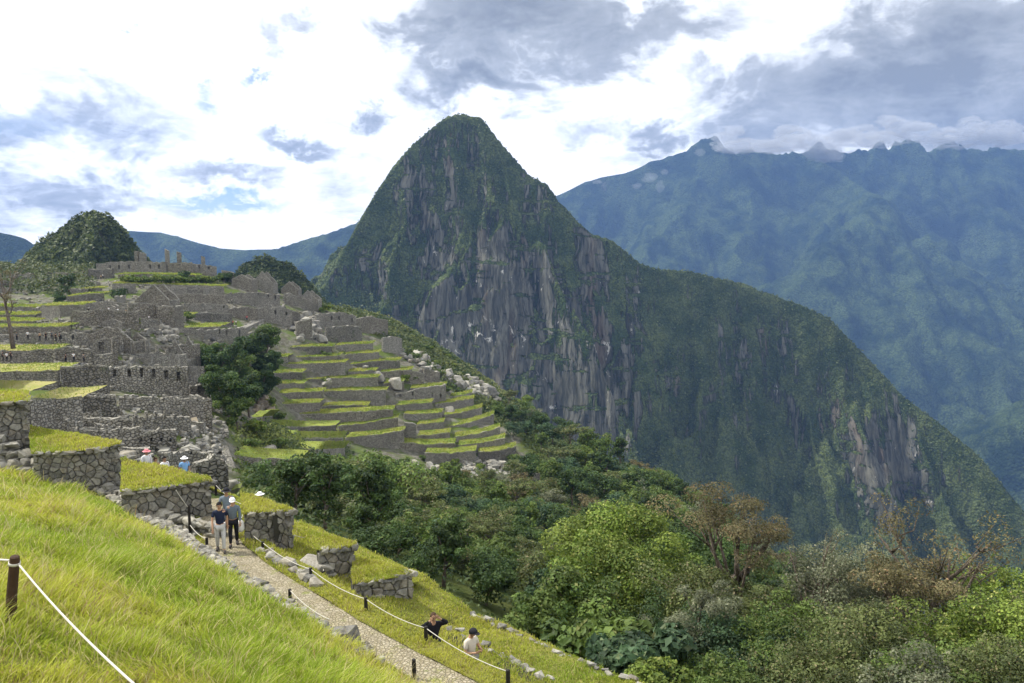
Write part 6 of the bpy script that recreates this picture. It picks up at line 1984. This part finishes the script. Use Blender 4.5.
person('person in cream shirt with black cap looking down at the hands, by the rope', tuple(PZ(471, 690, ZB)), 0.9, CRM, ('cloth_khaki', (0.25, 0.24, 0.2)), pose='lookdown', hat=('hat_black', (0.015, 0.015, 0.02)), cap=True)
# four behind the third terrace
for (px, pyh, lab, sh, hat, hair) in [(146, 449, 'person with a pink hat and white shirt behind the third near terrace', WHT, PNK, 'brown'), (155, 457, 'smaller person in brown behind the third near terrace', ('cloth_brown', (0.22, 0.12, 0.09)), None, 'brown'),
                                      (164, 456, 'person in a white shirt with dark hair behind the third near terrace', WHT, None, 'black'), (184, 456, 'person in light blue shirt and white hat behind the third near terrace', BLU, WHT, 'black')]:
    yy = 37.5
    tp_ = P(px, pyh, yy)
    person(lab, (tp_.x, yy, tp_.z - 1.72), 0.4 + 0.3 * (px % 3), sh, NVY, hair=hair, hat=hat, pose='stand', sleeves='long' if sh == WHT else 'short')
tp_ = P(259, 492, 33)
person('person with a white cap seen behind the fourth near terrace', (tp_.x, 33, tp_.z - 1.72), 2.5, WHT, BLK, hat=WHT, pose='stand')
# far visitors
far_people = [(3, 357, 'BLK'), (7, 358, 'WHT'), (11, 357, 'BLK'), (17, 337, 'GRY'), (28, 336, 'WHT'), (46, 337, 'BLK'), (52, 336, 'GRY'), (56, 338, 'BLK'), (72, 326, 'NVY'), (77, 328, 'WHT'), (66, 359, 'BLK'), (74, 358, 'WHT'), (84, 359, 'GRY'),
              (97, 274, 'BLK'), (103, 275, 'WHT'), (110, 283, 'WHT'), (115, 281, 'WHT'), (109, 310, 'WHT'), (118, 311, 'WHT'), (126, 312, 'TAN'), (138, 319, 'BLK'), (149, 318, 'WHT'), (229, 301, 'WHT'), (232, 300, 'WHT'),
              (224, 322, 'WHT'), (233, 322, 'RED'), (236, 322, 'WHT'), (247, 317, 'RED'), (251, 316, 'TAN'), (89, 309, 'WHT'), (101, 276, 'TAN'), (60, 337, 'NVY'), (40, 337, 'TAN')]
D = dict(BLK=BLK, WHT=WHT, GRY=GRY, NVY=NVY, TAN=TAN, RED=RED)
WORD = dict(BLK='black', WHT='white', GRY='grey', NVY='navy', TAN='tan', RED='red')
def farzone(x, y):
    if y > 345: return 'sitting area of the lower lawn at far left' if x < 20 else 'ledge left of the big ruined house'
    if y > 332: return 'lawn with the bare tree'
    if x > 220: return 'paved spot by the slanting stone ramp'
    if y < 290: return 'path below the hilltop walls'
    return 'area around the long pale wall'
cache = {}
for (px, py, c) in far_people:
    h = hit(px, py + 4)
    yy = h.y if h else 170
    if py > 345: yy = 141 if px < 30 else 147
    elif py > 332: yy = 158
    p = P(px, py + 3.5, yy)
    zone_ = farzone(px, py)
    lab = 'distant tiny visitor in %s on the %s' % (WORD[c], zone_)
    if c not in cache:
        cache[c] = person(lab, tuple(p), rng.uniform(0, 6), D[c], BLK, pose='stand', detail=False, group='distant visitors in %s, %s' % (WORD[c], zone_))
        src = cache[c]
    else:
        r_ = cache[c].copy(); COL.objects.link(r_); r_.location = p; r_.rotation_euler = (0, 0, rng.uniform(0, 6)); r_['label'] = lab; r_['group'] = 'distant visitors in %s, %s' % (WORD[c], zone_)
        for chd in cache[c].children:
            d_ = chd.copy(); COL.objects.link(d_); d_.parent = r_

# scrub clinging to the peak and its shoulder
px_ = 512 + F * PKX / PKY
canopy('cliff_scrub', 'low scrub and cloud forest clinging to the steep peak and its right shoulder', PKX, PKY, PKZ, 42000, 3.4, [(0.032, 0.050, 0.018), (0.12, 0.145, 0.052)], 16,
       lambda X_, Y_, Z_: (Z_ > -430) & (ROCKY < 0.42 + 0.25 * fbm(X_ / 30, Y_ / 30, Z_ / 60, 3, 5)) & (px_ > 300) & (px_ < 1060), 5.0)

# cloud wisps snagged on the high ridge
def wisp(label, blobs, seed, dens):
    rng = random.Random(seed)
    V, Fc = [], []
    for (px, py, Y, rx, rz) in blobs:
        bm = bmesh.new(); bmesh.ops.create_icosphere(bm, subdivisions=4, radius=1.0)
        c = P(px, py, Y); k = len(V); q = rng.uniform(0, 99)
        co = np.array([v.co[:] for v in bm.verts])
        n = 1 + 0.75 * fbm(co[:, 0] * 1.8 + q, co[:, 1] * 1.8, co[:, 2] * 1.8 + q, 5, seed, 0.6)
        for v, m_ in zip(co, n):
            V.append((c.x + v[0] * rx * m_, c.y + v[1] * rx * 0.5 * m_, c.z + v[2] * rz * m_))
        Fc += [[v.index + k for v in f.verts] for f in bm.faces]
        bm.free()
    o = link('ridge_cloud', npmesh('ridge_cloud', V, Fc, smooth=True))
    m = bpy.data.materials.new('cloud_vapour'); m.use_nodes = True
    N = NT(m.node_tree); N.n.clear()
    pv = N.new('ShaderNodeVolumePrincipled'); pv.inputs['Color'].default_value = (0.84, 0.86, 0.88, 1); pv.inputs['Density'].default_value = dens; pv.inputs['Anisotropy'].default_value = 0.3
    out = N.new('ShaderNodeOutputMaterial'); N.l.new(pv.outputs[0], out.inputs['Volume'])
    o.data.materials.append(m)
    tag(o, label, 'cloud', kind='stuff')
wb = []
_w = random.Random(12)
for k_ in range(46):
    qx = _w.uniform(722, 1040)
    lowp = 150 if qx < 850 else 141
    qy = lowp - abs(_w.gauss(0, 9)) + (6 if _w.random() < .2 else 0)
    wb.append((qx, qy, _w.uniform(5080, 5240), _w.uniform(60, 170), _w.uniform(26, 60)))
wisp('grey white cloud drifting over the high jagged ridge at right', wb, 3, 0.011)
wisp('small white mist wisps lying on the left flank of the high ridge', [(650, 178, 5000, 45, 30), (660, 186, 4950, 28, 36), (637, 186, 4980, 30, 18), (665, 172, 5000, 26, 22), (700, 152, 5050, 34, 22), (598, 182, 5100, 34, 14)], 5, 0.006)

gpx = 512 + F * GXX / np.maximum(GYY, 5); gpy = 255 - F * GZ / np.maximum(GYY, 5)
canopy('slope_scrub', 'dark low scrub covering the slope at the foot of the wooded hill', GXX, GYY, GZ, 16000, 1.0, [(0.03, 0.05, 0.016), (0.10, 0.12, 0.045)], 26,
       lambda X_, Y_, Z_: (gpx > -80) & (gpx < 92) & (gpy < 301) & (Y_ > 255), 3.2)
canopy('ridge_scrub', 'low green scrub on the crest between the town and the peak', GXX, GYY, GZ, 14000, 0.9, [(0.045, 0.07, 0.02), (0.15, 0.17, 0.06)], 27,
       lambda X_, Y_, Z_: (gpx > 300) & (gpx < 520) & (~SOIL) & (Y_ > 240) & (Y_ < 400), 2.6)

canopy('bank_grass', 'rough green grass and weeds on the bank between the ruins and the terraces', GXX, GYY, GZ, 15000, 0.55, [(0.07, 0.11, 0.025), (0.20, 0.23, 0.06)], 28,
       lambda X_, Y_, Z_: (gpx > 222) & (gpx < 345) & (gpy > 425) & (gpy < 512) & (Y_ > 60) & (Y_ < 230), 0.7)
